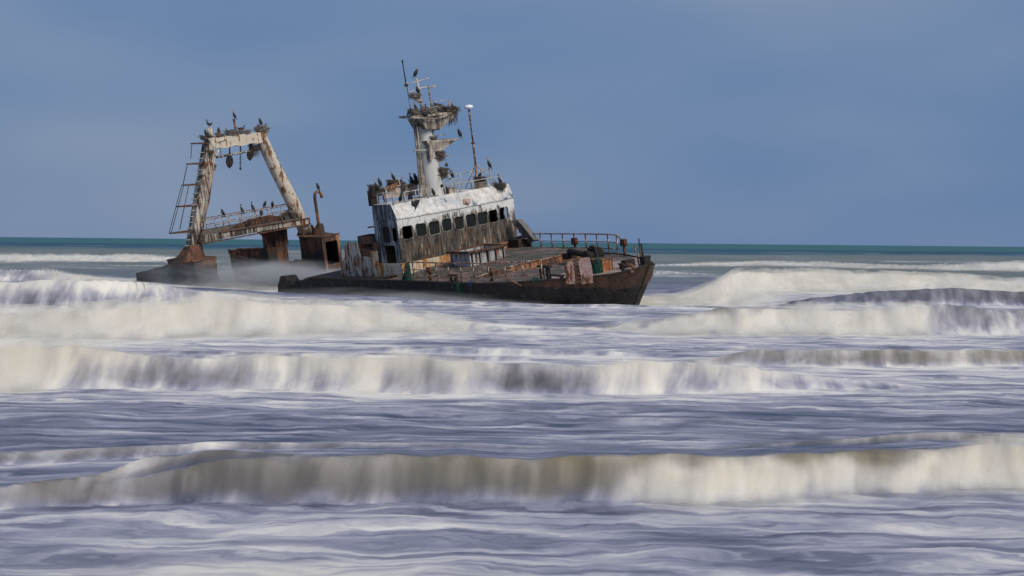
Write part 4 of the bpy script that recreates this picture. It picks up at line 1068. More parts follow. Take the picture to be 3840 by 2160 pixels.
# ------------------------------------------------------------------ stern section with the trawl gantry
stern = root('stern_gantry', 'broken stern section carrying a tall A-shaped trawl gantry, white paint streaked with rust', 'gantry')
def gpart(name, mb, mat, parent=None): return mb.build(name, M[mat], parent or stern)
GX = -21.5
def boxleg(mb, a, b, wa, wb, d):
    """box leg in the gantry plane from a (foot) to b (head), each (y, z)"""
    mb.hexa([(GX - d, a[0] - wa / 2, a[1]), (GX + d, a[0] - wa / 2, a[1]), (GX + d, a[0] + wa / 2, a[1]), (GX - d, a[0] + wa / 2, a[1]),
             (GX - d, b[0] - wb / 2, b[1]), (GX + d, b[0] - wb / 2, b[1]), (GX + d, b[0] + wb / 2, b[1]), (GX - d, b[0] + wb / 2, b[1])])
mb = MB(); boxleg(mb, (-4.52, 1.55), (-2.27, 8.0), .78, .70, .34); leg1 = gpart('gantry_leg', mb, 'gantry_dirty')
mb = MB(); mb.tube([(GX, 4.22, .75), (GX, 3.40, 3.15), (GX, 2.3, 5.9), (GX, 1.62, 7.75), (GX, 1.50, 8.05), (GX, 1.46, 8.12)], [.46, .46, .43, .41, .40, .25], 18); leg2 = gpart('gantry_leg', mb, 'gantry_white')
# head beam with rounded port end
mb = MB()
NB = 12
pts_t = [(-2.56 + 4.50 * i / NB, 8.22 - .08 * i / NB + .03 * math.sin(i * 2.1)) for i in range(NB + 1)]
pts_b = [(-2.2 + 3.95 * i / NB, 7.50 - .02 * i / NB + .05 * math.sin(i * 1.7)) for i in range(NB + 1)]
mb.prism([(GX - .36, y, z) for y, z in pts_t] + [(GX - .36, y, z) for y, z in reversed(pts_b)], (.74, 0, 0))
hbeam = gpart('head_beam', mb, 'gantry_white')
mb = MB(); mb.tube([(GX + .42, -1.2, 8.02), (GX + .42, -2.0, 7.95), (GX + .42, -2.16, 7.75), (GX + .42, -4.3, 1.75)], .045, 6); mb.tube([(GX + .42, -1.9, 7.4), (GX + .42, -2.3, 7.0), (GX + .42, -4.15, 1.9)], .045, 6); mb.build('conduit', M['gantry_white'], leg1)
mb = MB(); mb.tube([(GX + .42, -2.42, 6.6), (GX + .42, -3.2, 4.2), (GX + .42, -4.4, 1.75)], .055, 6); mb.build('conduit', M['rust_orange'], leg1)
# stub posts on the beam
mb = MB(); mb.tube([(GX, -.22, 8.15), (GX, -.25, 9.22)], .075, 8); mb.lathe([(.10, 0), (.10, .03)], (GX, -.25, 9.20), 8); gpart('beam_post', mb, 'rust_orange')
mb = MB(); mb.tube([(GX, -2.10, 8.15), (GX, -2.19, 8.90)], .16, 10); gpart('beam_post', mb, 'gantry_white')
mb = MB(); mb.tube([(GX + .2, -2.2, 8.30), (GX + .2, -1.3, 8.36)], .035, 6); mb.tube([(GX + .2, -1.75, 8.3), (GX + .2, -1.75, 8.65)], .03, 6); mb.tube([(GX + .2, -1.45, 8.3), (GX + .2, -1.5, 8.62)], .03, 6); gpart('beam_rail', mb, 'rail')
mb = MB(); mb.prism([(GX + .2, 1.35, 8.2), (GX + .2, 1.7, 8.2), (GX + .2, 1.65, 8.5), (GX + .2, 1.38, 8.72)], (-.06, 0, 0)); gpart('beam_plate', mb, 'rust')
# cross tube under the beam and its hangers
mb = MB(); mb.tube([(GX, -1.95, 6.93), (GX, 1.45, 7.05)], .075, 8); mb.tube([(GX, -1.55, 6.95), (GX, -1.6, 7.5)], .03, 6); mb.tube([(GX, -.05, 7.0), (GX, -.08, 7.5)], .03, 6); gpart('cross_tube', mb, 'gantry_dirty')
# cage ladder climbing the starboard leg
def legy(z, off): return -4.52 + 2.25 * (z - 1.55) / 6.45 - off
mb = MB()
mb.tube([(GX, legy(1.9, .95), 2.7), (GX, legy(4.9, .95) + .05, 5.4)], .03, 6)
cage = gpart('cage_ladder', mb, 'rust')
for (z, w) in ((2.45, 1.55), (4.05, 1.35), (5.35, 1.15), (6.65, 1.1), (7.9, 1.0)):
    mb = MB(); y1 = legy(z, .3); y0 = legy(z, .35 + w)
    mb.tube([(GX + .30, y1, z + .02), (GX + .34, (y0 + y1) / 2, z + .06), (GX, y0, z + .14), (GX - .34, (y0 + y1) / 2, z + .10), (GX - .30, y1, z + .06)], .045, 6); mb.build('cage_hoop', M['rust'], cage)
for (a, b) in ((2.45, 5.35), ):
    for dx in (.12, -.15):
        mb = MB(); mb.tube([(GX + dx, legy(a, .35 + 1.5), a + .14), (GX + dx, legy(b, .35 + 1.12), b + .14)], .025, 6); mb.build('cage_bar', M['black'], cage)
mb = MB(); mb.tube([(GX, legy(5.35, 1.47), 5.48), (GX, legy(6.7, 1.42), 6.72)], .03, 6); mb.build('cage_bar', M['rust_dark'], cage)
mb = MB(); mb.tube([(GX + .1, legy(7.9, 1.35), 8.0), (GX + .1, legy(7.1, 1.3), 7.1)], .025, 6); mb.build('cage_bar', M['black'], cage)
stp = MB().tube([(-.16, 0, 0), (-.16, -.24, .02), (.16, -.24, .02), (.16, 0, 0)], .022, 5).mesh('foothold', M['rail_grey'])
for k in range(17):
    z = 1.6 + .36 * k
    link('foothold', stp, cage, (GX, legy(z, .36), z))
# flared foot, pedestal block
mb = MB()
mb.hexa([(GX - .6, -5.9, .62), (GX + .6, -5.6, .62), (GX + .55, -4.15, .62), (GX - .5, -4.15, .62), (GX - .36, -4.93, 1.62), (GX + .36, -4.93, 1.62), (GX + .36, -4.12, 1.62), (GX - .36, -4.12, 1.62)])
mb.lathe([(.56, .62), (.54, 1.0), (.50, 1.02), (.47, 1.6)], (GX + .05, -4.45, 0), 16)
gpart('leg_foot', mb.rough(.3, .04, 2), 'rust')
mb = MB(); mb.prism([(-24.0, -5.15, -2.2), (-20.75, -5.05, -2.2), (-20.70, -3.45, -2.2), (-24.0, -3.45, -2.2)], (0, 0, 2.85))
ped = gpart('pedestal', mb.rough(.35, .07, 1), 'tide')
mb = MB(); mb.box(-24.06, -20.66, -5.2, -3.42, .60, .70); mb.rough(.35, .05, 3).build('pedestal_lid', M['rust'], ped)
# walkway: two beams, floor, bent plates
mb = MB()
bp = [(-4.3, 1.62, 2.12), (-2.6, 1.70, 2.08), (0, 1.72, 2.04), (2.2, 1.70, 2.02), (4.2, 1.66, 1.98)]
for y0, y1 in zip(bp, bp[1:]):
    mb.hexa([(GX + .48, y0[0], y0[1]), (GX + .56, y0[0], y0[1]), (GX + .56, y1[0], y1[1]), (GX + .48, y1[0], y1[1]), (GX + .48, y0[0], y0[2]), (GX + .56, y0[0], y0[2]), (GX + .56, y1[0], y1[2]), (GX + .48, y1[0], y1[2])])
fb = gpart('walkway_beam', mb, 'gantry_dirty')
mb = MB(); mb.prism([(GX + .40, -4.3, 1.56), (GX + .66, -4.3, 1.56), (GX + .66, 4.2, 1.60), (GX + .40, 4.2, 1.60)], (0, 0, .06)); mb.prism([(GX + .40, -2.8, 2.10), (GX + .64, -2.8, 2.10), (GX + .64, 4.2, 2.0), (GX + .40, 4.2, 2.0)], (0, 0, .05)); mb.build('beam_flange', M['rust'], fb)
mb = MB(); mb.box(GX - .56, GX - .48, -3.9, 3.9, 1.85, 2.42); gpart('walkway_beam', mb, 'panel_grey')
mb = MB(); mb.box(GX - .48, GX + .40, -3.8, 4.0, 2.06, 2.12); gpart('walkway_floor', mb, 'panel_grey')
mb = MB()
arch = [(-1.7, 2.12), (-1.0, 2.32), (0, 2.55), (.9, 2.64), (1.7, 2.58), (2.4, 2.40), (2.6, 2.14)]
mb.prism([(GX - .1, y, z) for y, z in arch], (-.30, 0, 0)); gpart('net_guide', mb, 'rust')
mb = MB(); mb.prism([(GX - .2, 2.0, 2.14), (GX - .2, 3.3, 2.14), (GX - .2, 3.15, 2.75), (GX - .2, 2.2, 2.45)], (-.06, 0, 0)); gpart('bent_plate', mb, 'panel_grey')
railing('walkway_railing', [(GX + .5, -4.0, 2.06), (GX + .5, 0, 2.08), (GX + .5, 3.1, 2.08)], 1.02, 'rail', (1, .58), .034, .036, step=1.0, parent=stern)
railing('walkway_railing', [(GX - .5, -3.1, 2.10), (GX - .5, 0, 2.12), (GX - .5, 3.3, 2.10)], 1.02, 'rail', (1, .58), .034, .036, step=1.25, parent=stern)
# winch pillars under the walkway
mb = MB(); mb.prism([(-22.2, 2.05, -1.6), (-22.2, 2.95, -1.6), (-22.2, 2.95, .4), (-22.2, 3.10, .42), (-22.2, 3.12, 1.9), (-22.2, 2.2, 1.9), (-22.2, 2.05, .4)], (-.7, 0, 0)); pil = gpart('winch_pillar', mb.rough(.35, .045, 4), 'tide')
mb = MB(); mb.box(-22.8, -22.3, 1.45, 1.95, .4, 1.3); mb.prism([(-22.2, .75, 1.62), (-22.2, 1.35, 1.1), (-22.2, 1.5, .75), (-22.2, 2.04, .75), (-22.2, 2.04, 1.9), (-22.2, .7, 1.9)], (-.1, 0, 0)); mb.build('pillar_bracket', M['rust'], pil)
mb = MB(); mb.box(-23.0, -22.1, 1.30, 2.04, -1.6, .40); mb.rough(.35, .06, 5).build('pillar_base', M['tide_shaded'], pil)
# deckhouse box on the port side with its doorway
BX0, BX1, BY0, BY1, BZ0, BZ1 = -21.15, -18.48, 3.3, 4.72, -2.6, .84
mb = MB()
mb.box(BX0, BX1 - .10, BY0, BY0 + .08, BZ0, BZ1); mb.box(BX0, BX1 - .1, BY1 - .08, BY1, BZ0, BZ1); mb.box(BX0, BX0 + .08, BY0 + .08, BY1 - .08, BZ0, BZ1)
bxo = gpart('deckhouse_box', mb.rough(.4, .035, 6), 'tide_shaded')
mb = MB()
wall_panel(mb, lambda s, z, d: (BX1 - d, s, z), (BY0, BY1, -1.55, BZ1), (BY0 + .25, BY1 - .22, -1.02, .50, .06), .09)
mb.box(BX1 - .09, BX1, BY0, BY1, BZ0, -1.55); mb.build('door_frame', M['rust_orange'], bxo)
mb = MB(); mb.prism([(BX0 - .05, BY0 - .06, BZ1), (BX1 + .05, BY0 - .06, BZ1 - .02), (BX1 + .06, BY1 + .05, BZ1), (BX0, BY1 + .05, BZ1 + .02)], (0, 0, .07)); mb.rough(.4, .05, 7).build('box_roof', M['rust'], bxo)
mb = MB(); mb.box(BX0 + .1, BX0 + .2, BY0 + .1, BY1 - .1, -1.6, .8); mb.build('box_lining', M['soot'], bxo)
# torn tube stump and goose-neck vent on the box
mb = MB()
n = 14
V = []
for k in range(n):
    t = 2 * math.pi * k / n; V.append((-20.35 + .42 * math.cos(t), 4.35 + .42 * math.sin(t), .86))
for k in range(n):
    t = 2 * math.pi * k / n; V.append((-20.35 + .44 * math.cos(t), 4.35 + .44 * math.sin(t), 1.45 + .22 * math.sin(3 * t + 1) + .12 * math.sin(7 * t)))
mb.add(V, [(k, (k + 1) % n, n + (k + 1) % n, n + k) for k in range(n)], True); gpart('torn_stump', mb, 'rust')
mb = MB(); mb.tube([(-20.3, 4.45, .8), (-20.3, 4.42, 2.0), (-20.3, 4.40, 3.35), (-20.3, 4.45, 3.60), (-20.3, 4.60, 3.73), (-20.3, 4.78, 3.73), (-20.3, 4.93, 3.58), (-20.3, 4.97, 3.28)], .10, 10); gpart('gooseneck_vent', mb, 'rust_orange')
# foot gusset of the port leg
mb = MB(); mb.prism([(GX + .30, 3.6, .9), (GX + .30, 4.8, .9), (GX + .30, 4.55, 1.5), (GX + .30, 3.95, 1.5)], (-.7, 0, 0)); gpart('leg_foot', mb, 'rust')
# low bulwark between box and pillars
mb = MB(); mb.prism([(-23.2, 3.25, -2.6), (-19.2, 3.05, -2.6), (-19.2, 3.05, -1.0), (-20.4, 3.1, -.72), (-21.6, 3.15, -.66), (-23.2, 3.25, -.85)], (0, .10, 0)); gpart('low_bulwark', mb.rough(.3, .07, 8), 'tide')
mb = MB(); mb.prism([(-19.5, -.5, -1.62), (-9.0, -2.5, -1.3), (-9.0, 4.2, -2.0), (-18.4, 4.6, -2.05), (-23, 3.2, -1.9), (-23, .5, -1.9)], (0, 0, .18)); gpart('sunken_deck', mb.rough(.6, .08, 9), 'rust_dark')

# hull fragments standing in the wash: things of their own
def frag(name, label, mb, mat):
    o = mb.rough(.3, .08, len(label)).build(name, M[mat]); o.matrix_world = SHIP; tag(o, label, 'wreckage'); return o
mb = MB()
mb.hexa([(-29.6, -4.75, -1.6), (-24.05, -4.75, -1.6), (-24.05, -4.45, -1.6), (-29.4, -4.45, -1.6), (-29.5, -4.7, -.42), (-24.05, -4.72, .36), (-24.05, -4.4, .36), (-29.4, -4.42, -.38)])
frag('hull_side_fragment', 'long low hull plate sloping into the water beside the gantry pedestal', mb, 'rust_dark')
mb = MB()
def shell(y0, zt, tip):
    A_ = []
    for i in range(11):
        t = i / 10
        A_.append((tip + t * 5.8, y0 + .9 * (1 - t) ** 2 * (1 if y0 < 3 else -1), zt + .18 * t * (1 - t) - .30 * t * (y0 < 3)))
    return A_
for y0, zt in ((1.6, -.22), (3.4, .02)):
    A_ = shell(y0, zt, -29.2)
    n = len(A_)
    B_ = [(p[0] + .7 - .05 * i, p[1] + (.25 if y0 < 3 else -.2), -1.9) for i, p in enumerate(A_)]
    mb.add(A_ + B_, [(i, i + 1, n + i + 1, n + i) for i in range(n - 1)], True)
    mb.tube(A_, .06, 6)
o = frag('bulwark_fragment', 'dark curved bulwark shaped like a small boat, behind the gantry legs', mb, 'tide')
mb = MB()
mb.prism([(-12.5, -4.4, -1.9), (-10.7, -4.5, -1.9), (-10.9, -4.4, -.95), (-11.5, -4.3, -.28), (-12.05, -4.2, -.30), (-12.4, -4.3, -.85)], (-.4, 1.1, -.1))
o = frag('broken_frame_fragment', 'broken angular steel block sticking up just aft of the black hull', mb, 'rust_dark')
mb = MB(); mb.prism([(-22.3, -1.3, -2.6), (-20.9, -1.0, -2.6), (-20.9, -1.0, -1.15), (-21.6, -1.15, -.98), (-22.1, -1.25, -.90), (-22.3, -1.3, -.55)], (-.1, .5, 0))
frag('bracket_fragment', 'small wave washed steel stub between the gantry legs', mb, 'rust_dark')

# ------------------------------------------------------------------ things that hang from the wreck
def at(p): return SHIP @ Vector(p)
def hang(name, label, cat, p, mb, mat, group=None):
    o = mb.build(name, M[mat]); o.location = at(p); tag(o, label, cat, group); return o
for (y, dzz, lab) in ((-.85, 0, 'large rusty pulley block hanging low under the gantry head beam'), (.72, .22, 'smaller rusty pulley block hung close to the port gantry leg')):
    k = .88 if dzz == 0 else .72
    mb = MB(); mb.prism([(-.06, q[0] * k, q[1] * k) for q in [(0, -1.62), (.20, -1.42), (.29, -1.15), (.26, -.9), (.12, -.68), (-.12, -.68), (-.26, -.9), (-.29, -1.15), (-.20, -1.42)]], (.12, 0, 0))
    blk = hang('pulley_block', lab, 'pulley', (GX, y, 7.50 + dzz * .2), mb, 'rust_dark')
    blk.rotation_euler = (0, 0, R_(-50))
    mb = MB(); mb.prism([(-.11, q[0] * k, q[1] * k) for q in [(0, -1.5), (.1, -1.35), (.1, -.75), (-.1, -.75), (-.1, -1.35)]], (.22, 0, 0)); mb.build('cheek_plate', M['rust_dark'], blk)
    mb = MB(); mb.tube([(0, .0, .05), (0, 0, -.35 * k), (0, 0, -.72 * k)], .05, 6); mb.tube([(0, .09, -.45 * k), (0, .0, -.72 * k), (0, -.09, -.45 * k), (0, 0, -.3 * k), (0, .09, -.45 * k)], .03, 6); mb.build('shackle', M['rust_dark'], blk)
mb = MB()
for k in range(9):
    z = -.12 - .15 * k
    pts = [(.05 * math.cos(t) * (k % 2), .05 * math.cos(t) * (1 - k % 2), z + .09 * math.sin(t)) for t in [2 * math.pi * q / 8 for q in range(9)]]
    mb.tube(pts, .022, 5, caps=False)
mb.lathe([(.03, -1.62), (.07, -1.55), (.07, -1.48), (.03, -1.42)], (0, 0, 0), 8); mb.tube([(0, 0, .05), (0, 0, -.05)], .06, 6)
hang('hanging_chain', 'short rusty chain dangling between the two pulley blocks', 'chain', (GX, -.02, 7.48), mb, 'rust_dark')

def strands(seed, n, w, h, r=.012, d=None):
    rr = random.Random(seed); mb = MB()
    for _ in range(n):
        x, y = rr.uniform(-w, w), rr.uniform(-(d or w), d or w)
        L = h * rr.uniform(.35, 1.0); pts = [(x, y, 0)]
        for k in range(4):
            x += rr.uniform(-.06, .06); y += rr.uniform(-.06, .06); pts.append((x, y, -L * (k + 1) / 4))
        mb.tube(pts, r, 4)
    return mb
def netlump(seed, w, h, n=46, r=.022):
    """a heap of net: loops of cord wandering over a lumpy shape"""
    rr = random.Random(seed); mb = MB()
    for q in range(n):
        z0, a0 = rr.uniform(0, h), rr.uniform(0, 6.28); pts = []
        for k in range(9):
            a = a0 + k * .45; z = max(.02, z0 + rr.uniform(-.12, .12)); wz = w * (1 - .62 * z / h) * rr.uniform(.6, 1.2)
            pts.append((wz * math.cos(a), wz * .8 * math.sin(a), z))
        mb.tube(pts, r, 4)
    return mb
hang('fishing_net', 'tangled green fishing net hung over the aft end of the starboard rail', 'net', (1.35, -4.62, -.18), netlump(1, .26, .86, 60, .03), 'net')
hang('fishing_net', 'green net bundled against the orange rope bin by the bow plates', 'net', (13.0, -1.25, -.15), netlump(2, .30, .72, 60, .028), 'net')
hang('fishing_net', 'wisp of pale green net trailing over the hull amidships', 'net', (6.4, -4.92, -.15), strands(3, 22, .22, .75, .016, .06), 'net')
hang('fishing_net', 'small green net scrap caught beside the mooring bitt', 'net', (11.1, -3.72, .05), strands(4, 16, .14, .42, .016, .06), 'net')
hang('blue_rope', 'short blue rope end knotted to a starboard stanchion foot', 'rope', (7.2, -4.85, -.02), strands(5, 9, .10, .45, .02, .05), 'rope_blue')

# ------------------------------------------------------------------ nests
def nest_mesh(seed, mat, droop=0.0, n=210):
    rr = random.Random(seed); mb = MB()
    for _ in range(n):
        a = rr.uniform(0, 6.283); rad = rr.gauss(.40, .07); z = rr.uniform(-.04, .34)
        rad *= .72 + 1.1 * z
        p = Vector((rad * math.cos(a), rad * math.sin(a), z)); tn = a + math.pi / 2 + rr.gauss(0, .55)
        d = Vector((math.cos(tn), math.sin(tn), rr.gauss(0, .28))) * rr.uniform(.10, .26)
        r = rr.uniform(.008, .017)
        mb.tube([p - d, p + Vector((rr.uniform(-.03, .03), rr.uniform(-.03, .03), .02)), p + d], r, 3, caps=False)
    mb.lathe([(.26, -.01), (.36, .05), (.40, .14), (.30, .17), (.10, .12)], (0, 0, 0), 12)
    if droop:
        for _ in range(70):
            a = rr.uniform(0, 6.283); rad = rr.uniform(.15, .45); x, y = rad * math.cos(a), rad * math.sin(a)
            L = droop * rr.uniform(.3, 1); pts = [(x, y, .12)]
            for k in range(4):
                x += rr.uniform(-.05, .05); y += rr.uniform(-.05, .05); pts.append((x, y, .12 - L * (k + 1) / 4))
            mb.tube(pts, rr.uniform(.008, .016), 3, caps=False)
    return mb.mesh('bird_nest', M[mat])
NM = {'a': nest_mesh(1, 'twigs'), 'b': nest_mesh(2, 'twigs'), 'c': nest_mesh(3, 'twigs_dark'), 'd': nest_mesh(4, 'twigs_dark', .85), 'e': nest_mesh(5, 'twigs_dark', .5)}
GRP_N = 'cormorant nests on the wreck'
NESTS = [
 ((-21.45, .34, 8.16), .85, 'a', 'pale twig nest beside the tall rusty post on the gantry beam'),
 ((-21.5, 1.71, 8.14), 1.05, 'b', 'broad pale nest on the port corner of the gantry beam'),
 ((-21.45, -.62, 8.18), .95, 'a', 'flat grey nest on the middle of the gantry beam'),
 ((-21.45, -1.51, 8.20), .70, 'b', 'small grey nest beside the white stub post on the gantry beam'),
 ((-21.45, -2.62, 8.18), .72, 'c', 'dark nest on the starboard corner of the gantry beam'),
 ((-21.5, .98, 7.08), .80, 'd', 'shaggy dark nest tucked under the gantry beam with hanging strands'),
 ((-21.3, -2.55, 7.25), .62, 'd', 'stringy dark nest wedged on the top of the starboard gantry leg'),
 ((-21.3, -3.35, 5.85), .42, 'e', 'small ragged nest caught on the ladder cage'),
 ((-21.4, -2.36, 6.35), .45, 'd', 'ragged weed tuft hanging inside the starboard gantry leg'),
 ((-1.25, -.62, 9.52), .72, 'b', 'twig nest on the bracket of the topmost mast pole'),
 ((-1.05, -.80, 8.56), .95, 'a', 'nest at the foot of the top pole on the mast platform'),
 ((-.95, .0, 8.53), .95, 'b', 'dark nest in the middle of the mast platform'),
 ((-1.2, .88, 8.70), .72, 'a', 'nest on top of the square radar stub'),
 ((-.85, 1.45, 8.40), 1.05, 'd', 'big ragged nest with long strands hanging off the mast platform'),
 ((-.95, .0, 7.04), .58, 'c', 'dark nest on the wedge shaped radar shelf'),
 ((-.95, .30, 6.07), .80, 'e', 'nest on the upper of two small mast shelves'),
 ((-.95, .40, 5.07), .85, 'e', 'thick nest on the lower of two small mast shelves'),
 ((-.95, 3.12, 4.22), .85, 'c', 'round nest on the vent stump by the aerial pole'),
 ((-.50, 4.12, 3.72), .85, 'e', 'dark nest overhanging the port end of the white roof brow'),
 ((-2.6, -3.22, 4.66), .80, 'd', 'untidy nest on the rusty stub at the starboard end of the boom beam'),
 ((-2.45, -2.1, 4.86), .62, 'c', 'nest on the bent orange plate at the end of the boom beam'),
 ((-2.55, -1.35, 4.68), .50, 'a', 'thin nest midway along the boom beam'),
 ((-2.55, -.42, 4.62), .65, 'c', 'nest on the boom beam right behind the mast'),
]
for i, (p, s, k, lab) in enumerate(NESTS):
    o = link('bird_nest', NM[k]); o.location = at(p); o.scale = (s, s, s); o.rotation_euler = (0, 0, i * 1.3)
    tag(o, lab, 'nest', GRP_N)

# ------------------------------------------------------------------ cormorants
def sweep(mb, pts, rad, n=10, squash=1.0):
    """closed body: sweep an ellipse along points in the x-z plane"""
    P = [Vector((p[0], 0, p[1])) for p in pts]
    V = []
    for i, p in enumerate(P):
        d = (P[min(i + 1, len(P) - 1)] - P[max(i - 1, 0)]).normalized()
        e1 = Vector((0, 1, 0)); e2 = d.cross(e1)
        ra = rad[i] if isinstance(rad[i], tuple) else (rad[i], rad[i])
        for k in range(n):
            t = 2 * math.pi * k / n
            V.append(p + e1 * ra[0] * math.cos(t) + e2 * ra[1] * math.sin(t))
    m = len(P)
    b = len(mb.v)
    mb.add(V, [(i * n + k, i * n + (k + 1) % n, (i + 1) * n + (k + 1) % n, (i + 1) * n + k) for i in range(m - 1) for k in range(n)], True)
    mb.f.append(tuple(b + k for k in range(n))[::-1]); mb.sm.append(True)
    mb.f.append(tuple(b + (m - 1) * n + k for k in range(n))); mb.sm.append(True)
def wings(mb, a, b, w, r):
    for s in (-1, 1):
        mb.add([(a[0], s * w * .75, a[1]), (a[0] - .07, s * w * 1.02, a[1] - .05), ((a[0] + b[0]) / 2 - .05, s * w * 1.08, (a[1] + b[1]) / 2), (b[0], s * w * .35, b[1]), ((a[0] + b[0]) / 2 + .05, s * w * 1.02, (a[1] + b[1]) / 2 + .02)],
               [(0, 1, 2, 4), (4, 2, 3)], True)
def bird_meshes():
    out = {}
    spec = {
     # pose: spine points (x forward, z up) from tail tip to head, radii, beak, feet x
     'U': ([(-.23, -.06), (-.17, .04), (-.12, .12), (-.06, .22), (0, .33), (.03, .40), (.045, .455), (.035, .51), (.03, .555), (.055, .59), (.10, .592)],
           [(.03, .010), (.05, .02), (.085, .07), (.105, .10), (.085, .08), (.055, .05), (.036, .036), (.030, .030), (.032, .034), (.040, .040), (.020, .020)], ((.10, .590), (.185, .575)), .0),
     'H': ([(-.21, -.07), (-.16, .04), (-.11, .11), (-.06, .21), (-.01, .31), (.01, .38), (.02, .425), (.045, .45), (.085, .445)],
           [(.03, .010), (.05, .02), (.09, .075), (.115, .11), (.10, .095), (.07, .065), (.045, .05), (.042, .042), (.02, .02)], ((.085, .443), (.150, .405)), .0),
     'S': ([(-.40, .20), (-.30, .15), (-.20, .13), (-.08, .13), (.06, .14), (.14, .18), (.165, .25), (.155, .31), (.165, .35), (.20, .37), (.24, .365)],
           [(.03, .008), (.045, .018), (.08, .065), (.11, .10), (.10, .09), (.06, .06), (.036, .036), (.030, .030), (.034, .034), (.038, .036), (.018, .018)], ((.24, .363), (.32, .345)), .0),
     'W': ([(-.26, .36), (-.21, .28), (-.15, .20), (-.06, .17), (.05, .22), (.10, .29), (.115, .36), (.105, .42), (.115, .455), (.15, .475), (.185, .465)],
           [(.035, .010), (.05, .022), (.085, .07), (.11, .10), (.09, .085), (.055, .055), (.038, .038), (.032, .032), (.034, .036), (.038, .038), (.018, .018)], ((.185, .463), (.26, .44)), .0),
    }
    for k, (pts, rad, bk, fx_) in spec.items():
        for tone in ('bird_dark', 'bird_pale'):
            mb = MB(); sweep(mb, pts, rad)
            if k in 'UH': wings(mb, (.0, .33), (-.17, .03), .10, .02)
            out[k + tone] = mb.mesh('cormorant', M[tone])
        mb = MB(); mb.tube([(bk[0][0] - .01, 0, bk[0][1]), (bk[1][0], 0, bk[1][1]), (bk[1][0] + .008, 0, bk[1][1] - .018)], [.013, .008, .004], 5)
        out[k + 'beak'] = mb.mesh('beak', M['beak'])
        mb = MB()
        for s in (-1, 1):
            top_z = .14 if k in 'UH' else .10
            mb.tube([(-.04, s * .04, top_z), (-.02, s * .045, .012)], .013, 5); mb.add([(-.04, s * .045, .012), (.06, s * .02, .006), (.075, s * .05, .006), (.055, s * .085, .006)], [(0, 1, 2, 3)])
        out[k + 'feet'] = mb.mesh('feet', M['feet'])
    return out
BM = bird_meshes()
GRP_B = 'cormorants perched on the wreck'
FACE = {'r': 0.0, 'l': math.pi, 'c': -math.pi / 2, 'b': math.pi / 2}
